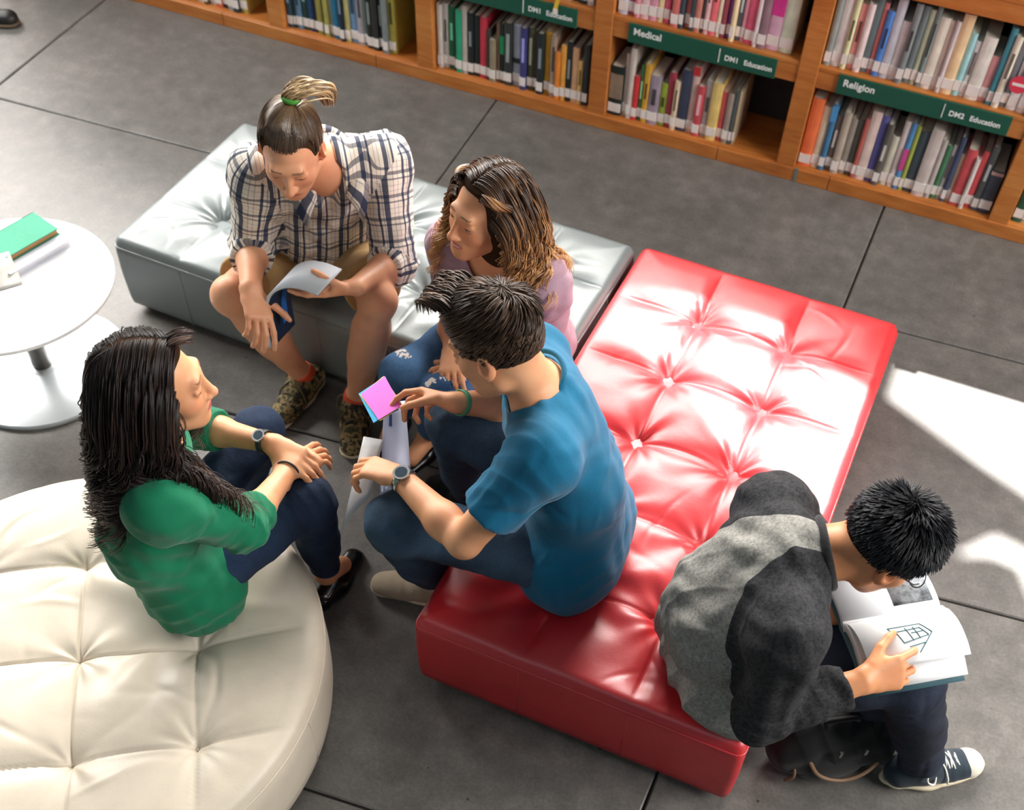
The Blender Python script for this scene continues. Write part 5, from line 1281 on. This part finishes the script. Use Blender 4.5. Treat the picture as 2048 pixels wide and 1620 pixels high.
    for sx in (-1, 1):
        ring = [p.hl(sx * .033 + .025 * math.cos(t), .106 - .10 * abs(sx * .033 + .025 * math.cos(t)) ** 1.5, .004 + .019 * math.sin(t)) for t in np.arange(28) / 28 * 2 * PI]; mb.tube(ring, .0014, 6, True)
        mb.tube([p.hl(sx * .058, .094, .008), p.hl(sx * .078, .06, .012), p.hl(sx * .083, .0, .014), p.hl(sx * .082, -.014, .004)], .0016, 6)
    mb.tube([p.hl(-.009, .1045, .008), p.hl(0, .108, .011), p.hl(.009, .1045, .008)], .0015, 6)
    p.addmb(mb, 'glasses', gm)
    return p
P_GREY = person_grey()
# ================================================================== THINGS HELD AND LYING ABOUT
PAGE = mat_plain('white_page', srgb(216, 216, 217), .55, var=.01); PAGE2 = mat_plain('cool_page', srgb(206, 210, 216), .55, var=.02)
def sheet(prof, axis, th):
    """extrude a 3D polyline along axis vector, with thickness: closed solid"""
    prof = np.asarray(prof, float); axis = np.asarray(axis, float); t = np.gradient(prof, axis=0); n = np.cross(t, axis); n /= np.linalg.norm(n, axis=1, keepdims=True) + 1e-12
    m = len(prof); a, b = prof + n * th / 2, prof - n * th / 2
    v = np.vstack([a, b, a + axis, b + axis]); f = []
    for k in range(m - 1):
        f += [(k, k + 1, 2 * m + k + 1, 2 * m + k), (m + k + 1, m + k, 3 * m + k, 3 * m + k + 1), (k + 1, k, m + k, m + k + 1), (2 * m + k, 2 * m + k + 1, 3 * m + k + 1, 3 * m + k)]
    f += [(0, 2 * m, 3 * m, m), (m - 1, 2 * m - 1, 4 * m - 1, 3 * m - 1)]
    return v, f
def add(name, v, f, mat, parent, smooth=False): 
    mb = MB(); mb.raw(v, f); return mb.build(name, mat, parent, smooth)

def open_book():
    S0, S1 = V(.227, 1.502, .572), V(.422, 1.626, .572); ax = S1 - S0; a = nrm(ax); side = nrm(np.cross(V(0, 0, 1), a))      # side: away from us, left page
    r = empty('open_book', tuple(S0), 0, 'large open picture book on the lap of the man with glasses', 'book')
    def prof(sg, pts): return [side * sg * x + V(0, 0, z) for x, z in pts]
    # pages: left leaf pile, right pile, one leaf being turned
    left = catmull([(0, .0), (.02, .012), (.06, .017), (.11, .014), (.148, .016)], 5); right = catmull([(0, .0), (.012, .016), (.05, .020), (.10, .006), (.152, -.022)], 5)
    v, f = sheet(prof(1, left), ax, .012); o = add('left_pages', v - 0, f, PAGE2, r, True)
    v, f = sheet(prof(-1, right), ax, .022); add('right_pages', v, f, PAGE, r, True)
    turn = catmull([(0, .012), (.02, .036), (.06, .050), (.105, .046), (.135, .034)], 5)
    v, f = sheet(prof(-1, turn), ax, .0012); tl = add('turning_page', v, f, PAGE, r, True)
    cov = catmull([(-.155, -.044), (-.10, -.014), (-.02, -.006), (0, -.008), (.02, -.002), (.09, .005), (.153, .006)], 4)
    v, f = sheet(prof(1, cov) - a * .004, ax + a * .008, .003); add('cover', v, f, mat_plain('teal_cover', srgb(60, 92, 102), .5), r, True)
    # printed picture on the left page and a line drawing on the turning leaf
    t = NT('grey_picture'); n = t.noise(t.coord(), 30., 5, .65); t.l(t.ramp(n, [(.35, srgb(40, 44, 48)), (.65, srgb(150, 154, 158))]), t.b.inputs['Base Color'])
    pp = [V(*(side * x + V(0, 0, z + .0068))) for x, z in left[5:19]]
    v, f = sheet(np.array(pp) + ax * .54, ax * .40, .0008); add('picture', v, f, t.m, r, True)
    ink = mat_plain('teal_ink', srgb(44, 96, 104), .6); mb = MB(); tp = np.array(turn); 
    def on(u, w):              # u along the spine 0..1, w across in metres
        z = np.interp(w, tp[:, 0], tp[:, 1]); return ax * u + -side * w + V(0, 0, z + .0012)
    L = [((.30, .05), (.62, .05)), ((.62, .05), (.70, .075)), ((.70, .075), (.52, .115)), ((.36, .062), (.60, .060)), ((.60, .060), (.66, .08)), ((.36, .062), (.40, .09)), ((.46, .055), (.50, .088)), ((.54, .055), (.57, .085)), ((.40, .09), (.66, .08)), ((.44, .10), (.6, .096)), ((.30, .05), (.34, .07)), ((.5, .07), (.63, .069))]
    for (u0, w0), (u1, w1) in L: mb.tube([on(u0 + (u1 - u0) * k, w0 + (w1 - w0) * k) for k in np.linspace(0, 1, 5)], .0011, 5)
    mb.build('line_drawing', ink, tl)
open_book()

def booklet():
    r = empty('magazine', (-1.41, 2.0, .60), 0, 'white paperback magazine folded open in the hands of the plaid shirt reader', 'magazine')
    ax = V(.03, .088, .03) ; o = V(-1.41, 2.0, .6)
    top = catmull([V(-1.285, 1.988, .612), V(-1.335, 1.985, .620), V(-1.385, 1.978, .612), V(-1.423, 1.965, .580), V(-1.440, 1.955, .52), V(-1.442, 1.950, .46), V(-1.440, 1.945, .405)], 6) - o
    v, f = sheet(top, ax, .007); add('pages', v, f, PAGE2, r, True)
    inn = top[8:] + V(.0065, .004, -.003)
    v, f = sheet(inn, ax * .98, .0012); add('inside_page', v, f, mat_plain('navy_print', srgb(24, 44, 70), .4), r, True)
    v, f = sheet(inn[2:-4] + V(.0016, 0, 0) + ax * .55, ax * .22, .0008); add('blue_stripe', v, f, mat_plain('blue_print', srgb(40, 110, 190), .4), r, True)
booklet()

def notes():
    c = [V(-1.042, 1.738, .575), V(-1.008, 1.806, .588), V(-.925, 1.725, .592), V(-.963, 1.673, .578)]
    r = empty('sticky_notes', tuple(c[2]), 0, 'fan of pink, yellow and blue sticky notes held by the man in teal', 'sticky notes')
    n = nrm(np.cross(c[1] - c[0], c[3] - c[0])); n = n if n[2] > 0 else -n; ctr = sum(c) / 4
    for k, (col, dz, rot, nm, th) in enumerate((((250, 110, 216), .0, 0., 'pink_note', .0012), ((240, 222, 130), -.002, .05, 'yellow_note', .0014), ((40, 176, 226), -.0045, -.09, 'blue_note', .002))):
        q = []
        for p in c:
            d = p - ctr; d = d * math.cos(rot) + np.cross(n, d) * math.sin(rot); q.append(ctr + d * (1 + .03 * k) + n * dz + (V(-.006, -.004, 0) if k == 2 else 0) - c[2])
        v = np.array(q + [x - n * th for x in q]); add(nm, v, [(0, 1, 2, 3), (7, 6, 5, 4), (0, 4, 5, 1), (1, 5, 6, 2), (2, 6, 7, 3), (3, 7, 4, 0)], mat_plain(nm, srgb(*col), .6, var=.02), r)
notes()
def solid(quads, th):
    """bent paper: grid of points -> thin solid"""
    G = np.asarray(quads, float); a, b = G.shape[:2]; u = np.gradient(G, axis=0); w = np.gradient(G, axis=1); n = np.cross(u, w); n /= np.linalg.norm(n, axis=2, keepdims=True) + 1e-12
    v = np.vstack([(G + n * th / 2).reshape(-1, 3), (G - n * th / 2).reshape(-1, 3)]); N = a * b; f = []
    for i in range(a - 1):
        for j in range(b - 1):
            q = (i * b + j, (i + 1) * b + j, (i + 1) * b + j + 1, i * b + j + 1); f += [q, tuple(N + x for x in q[::-1])]
    for i in range(a - 1):
        for j in (0, b - 1): q = (i * b + j, (i + 1) * b + j); f.append((q[0], q[1], N + q[1], N + q[0]))
    for j in range(b - 1):
        for i in (0, a - 1): q = (i * b + j, i * b + j + 1); f.append((q[0], q[1], N + q[1], N + q[0]))
    return v, f
def bil(P00, P10, P11, P01, n=9, m=9, bulge=None):
    G = np.zeros((n, m, 3))
    for i, s in enumerate(np.linspace(0, 1, n)):
        for j, t in enumerate(np.linspace(0, 1, m)):
            G[i, j] = V(P00) * (1 - s) * (1 - t) + V(P10) * s * (1 - t) + V(P11) * s * t + V(P01) * (1 - s) * t
            if bulge is not None: G[i, j] += V(bulge) * math.sin(s * PI) * math.sin(t * PI * .9)
    return G
def papers():
    lav = mat_plain('lavender_white_paper', srgb(206, 212, 236), .6, var=.02); ink = mat_plain('navy_ink', srgb(40, 74, 140), .5)
    r = empty('paper_sheet', (-.92, 1.6, .5), 0, 'pale blue-white printed sheet hanging behind the watch hand', 'paper'); o = V(-.92, 1.6, .5)
    G = bil(V(-.990, 1.755, .545), V(-.945, 1.785, .545), V(-.853, 1.610, .50), V(-.900, 1.53, .47), bulge=(.0, .0, -.02)) - o
    v, f = solid(G, .0009); a = add('sheet', v, f, lav, r, True)
    G2 = G[2:4, 1:3] + V(0, 0, .0012); v, f = solid(G2, .0006); add('printed_block', v, f, ink, r)
    r = empty('paper_sheet', (-.97, 1.52, .45), 0, 'bright white folded sheet drooping below the watch hand', 'paper'); o = V(-.97, 1.52, .45)
    G = bil(V(-1.000, 1.655, .520), V(-.945, 1.655, .530), V(-.925, 1.520, .47), V(-.962, 1.432, .42), bulge=(-.01, 0, .012)) - o
    v, f = solid(G, .0009); add('sheet', v, f, PAGE, r, True)
papers()

def table_books():
    z = TH
    def book(name, label, c, pages, ctr, rot, w, l, t, z0):
        r = empty(name, (ctr[0], ctr[1], z0), rot, label, 'book')
        MB().box((-w / 2, -l / 2, 0), (w / 2, l / 2, .003)).box((-w / 2, -l / 2, t - .003), (w / 2, l / 2, t)).box((-w / 2, -l / 2, 0), (-w / 2 + .004, l / 2, t)).bevel(.0008, 1).build('cover', c, r)
        MB().box((-w / 2 + .003, -l / 2 + .004, .003), (w / 2 - .005, l / 2 - .004, t - .003)).build('page_block', pages, r)
    pg = mat_plain('tan_pages', srgb(188, 140, 92), .8, var=.08, scale=300); pw = mat_plain('white_pages', srgb(222, 222, 228), .7, var=.05, scale=300)
    book('book', 'white paperback lying under the green book on the round table', mat_plain('white_cover', srgb(228, 230, 240), .4), pw, (-2.352, 2.085), math.radians(-18), .170, .215, .024, z)
    book('book', 'green hardback book with tan page edges on top of the table stack', mat_fabric('mint_cloth', srgb(58, 146, 116), .06, .7), pg, (-2.366, 2.100), math.radians(-18), .122, .185, .022, z + .024)
    # splayed paperback standing like a tent in front
    r = empty('book', (-2.385, 1.955, z), math.radians(-40), 'pale paperback splayed face down beside the book stack on the table', 'book')
    cv = mat_plain('grey_paper_cover', srgb(186, 182, 176), .5); tn = mat_plain('orange_tan_pages', srgb(196, 142, 84), .7, var=.06, scale=250)
    pr = catmull([(-.085, 0, .002), (-.05, 0, .030), (-.012, 0, .046), (.0, 0, .047), (.02, 0, .040), (.055, 0, .020), (.09, 0, .002)], 4)
    v, f = sheet(pr - V(0, .075, 0), V(0, .15, 0), .0018); add('cover', v, f, cv, r, True)
    v, f = sheet(pr[3:-3] * V(.94, 1, .86) - V(0, .072, .001), V(0, .144, 0), .006); add('page_block', v, f, tn, r, True)
table_books()

def backpack():
    c = V(.325, 1.515, 0); r = empty('backpack', tuple(c), math.radians(28), 'black backpack with tan piping on the floor beside the red ottoman', 'bag')
    bk = mat_fabric('black_nylon', srgb(22, 23, 24), .15, .7); tan = mat_plain('tan_leather_trim', srgb(134, 104, 78), .5); gr = mat_fabric('charcoal_panel', srgb(44, 42, 42), .15, .8)
    v, f = sdf_mesh([rc((-.10, 0, .075), (.10, 0, .075), .070, .070, .02), rc((-.08, .02, .13), (.08, .02, .13), .062, .055, .05), plane((0, 0, .004), (0, 0, -1))], .005); v = relax(v, f, 2); v = wrinkle(v, f, [((0, 0, .12), .15, (1, .4, 0), .06, .006)], .003, 4)
    mesh_obj('bag_body', v, f, bk, r)
    v, f = sdf_mesh([el((-.02, -.058, .055), (.085, .024, .046), .02), plane((0, 0, .006), (0, 0, -1))], .004); mesh_obj('front_pocket', v, f, gr, r)
    mb = MB(); mb.tube(catmull([(-.09, -.058, .12), (-.06, -.085, .075), (.0, -.094, .050), (.06, -.086, .058), (.115, -.058, .082)], 8), .0055, 7); mb.build('piping', tan, r, True)
    mb = MB(); mb.tube(catmull([(-.12, -.03, .11), (-.115, -.07, .06), (-.13, -.065, .02)], 8), .004, 6); mb.build('strap', tan, r, True)
    mb = MB(); mb.tube(catmull([(-.05, .0, .185), (-.03, -.01, .215), (.02, -.01, .215), (.04, 0, .185)], 8), .007, 7); mb.build('handle', bk, r, True)
    for k in (-.02, .045): MB().box((k, -.072, .132), (k + .008, -.066, .156)).bevel(.001, 1).build('zip_pull', mat_plain('zip_metal', srgb(150, 150, 150), .3, .9), r)
backpack()
def corner_shoe():
    r = empty('shoe', (-3.70, 3.63, 0), math.radians(-70), 'dark shoe with a pale brown sole at the far left edge of the floor', 'shoe')
    v, f = sdf_mesh([rc((0, -.12, .03), (0, .03, .03), .036, .04, .03, (0, 0, 1), .8), rc((0, -.13, .05), (0, -.07, .06), .034, .034, .03), plane((0, 0, .014), (0, 0, -1))], .005); mesh_obj('upper', v, f, mat_plain('dark_leather', srgb(24, 22, 20), .5), r)
    v, f = sdf_mesh([rc((0, -.12, .012), (0, .03, .012), .04, .044, .03, (0, 0, 1), .4), plane((0, 0, .001), (0, 0, -1)), plane((0, 0, .018), (0, 0, 1))], .004); mesh_obj('sole', v, f, mat_plain('brown_sole', srgb(96, 78, 58), .6), r)
corner_shoe()

# ================================================================== ADDED SLAB WITH OPENINGS SHAPED FOR THE SUN PATCHES, SUN, SKYLIGHT, FILL LAMPS
SUN_DIR = nrm(V(.12, .55, .82))                     # towards the sun
def sun_mask():  # unseen slab; holes traced back along the sun from the wanted bright patches
    zr = 5.2
    def up(p): p = V(*p); return p + SUN_DIR * ((zr - p[2]) / SUN_DIR[2])
    holes = [[(-.66, 2.74, .3), (-.38, 2.76, .3), (-.12, 2.73, .3), (.06, 2.62, .3), (.20, 2.56, .3), (.21, 2.02, .3), (.08, 2.05, .3), (-.09, 2.12, .3), (-.21, 2.21, .3), (-.30, 2.33, .3), (-.47, 2.45, .3), (-.66, 2.47, .3)],
             [(.27, 3.14, 0), (.36, 3.12, 0), (.43, 3.08, 0), (.56, 3.03, 0), (.60, 3.10, 0), (.80, 3.0, 0), (1.4, 2.7, 0), (1.4, 2.2, 0), (.723, 2.62, 0), (.58, 2.69, 0), (.39, 2.80, 0), (.26, 2.87, 0)],
             [(.545, 2.295, 0), (.66, 2.43, 0), (1.2, 2.30, 0), (1.2, 2.12, 0), (.79, 2.21, 0), (.74, 2.32, 0), (.66, 2.335, 0)]]
    from mathutils.geometry import delaunay_2d_cdt
    outer = [(-12, -4), (9, -4), (9, 7.2), (-12, 7.2)]; hp = [[tuple(up(p)[:2]) for p in h] for h in holes]
    pts, ed = [], []
    for lp in [outer] + hp:
        b0 = len(pts); pts += [Vector(p) for p in lp]; ed += [(b0 + k, b0 + (k + 1) % len(lp)) for k in range(len(lp))]
    V2, _, F2, *_ = delaunay_2d_cdt(pts, ed, [], 0, 1e-5)
    def inside(c, poly):
        r = False
        for k in range(len(poly)):
            (x0, y0), (x1, y1) = poly[k], poly[(k + 1) % len(poly)]
            if (y0 > c[1]) != (y1 > c[1]) and c[0] < (x1 - x0) * (c[1] - y0) / (y1 - y0) + x0: r = not r
        return r
    bm = bmesh.new(); vs = [bm.verts.new((v[0], v[1], zr)) for v in V2]
    for f in F2:
        c = [sum(V2[k][a] for k in f) / len(f) for a in (0, 1)]
        if not any(inside(c, h) for h in hp): bm.faces.new([vs[k] for k in f])
    ex = bmesh.ops.extrude_face_region(bm, geom=list(bm.faces)); bmesh.ops.translate(bm, vec=(0, 0, .02), verts=[g for g in ex['geom'] if isinstance(g, bmesh.types.BMVert)])
    bmesh.ops.recalc_face_normals(bm, faces=list(bm.faces))
    me = bpy.data.meshes.new('sun_mask_slab'); bm.to_mesh(me); bm.free(); me.materials.append(mat_plain('sun_mask_grey', srgb(120, 122, 124), .9))
    tag(link(bpy.data.objects.new('sun_mask_slab', me)), 'grey slab added high above, its openings shaped to cast the sun patches', 'sun_mask_slab', kind='structure')
sun_mask()
def light(kind, name, loc, to, energy, color, size=None):
    d = bpy.data.lights.new(name, kind); d.energy = energy; d.color = color
    if size: d.shape = 'RECTANGLE'; d.size, d.size_y = size
    o = link(bpy.data.objects.new(name, d)); o.location = loc
    o.rotation_euler = (Vector(to) - Vector(loc)).to_track_quat('-Z', 'Y').to_euler(); return o
s = light('SUN', 'sun', tuple(SUN_DIR * 20), (0, 0, 0), 9.5, (1., .96, .91)); s.data.angle = math.radians(.55)
light('AREA', 'skylight', (-4.6, 8.0, 5.5), (-1.2, 2.2, .2), 3300, (1., .96, .91), (15, 3.6))
light('AREA', 'side_window', (4.4, 2.3, 3.3), (.2, 2.9, .4), 260, (1., .97, .93), (3.5, 2.6))
lf = light('AREA', 'left_floor_fill', (-4.6, 2.9, 2.6), (-2.75, 2.75, 0), 17, (1., .98, .96), (1.2, 1.0)); lf.data.spread = math.radians(75)  # added fill, makes a pool of light on the left floor
light('AREA', 'front_fill', (-1.5, -1.5, 5.4), (-.8, 2.0, .4), 45, (.80, .93, 1.), (5, 3))  # added cool fill from the front over the group
w = bpy.data.worlds.new('library_air'); w.use_nodes = True; bg = w.node_tree.nodes['Background']; bg.inputs[0].default_value = (.50, .70, .82, 1); bg.inputs[1].default_value = .10
bpy.context.scene.world = w
sc = bpy.context.scene
sc.view_settings.view_transform = 'Standard'; sc.view_settings.look = 'None'; sc.view_settings.gamma = 1; sc.view_settings.exposure = 0.75; sc.view_settings.use_curve_mapping = False
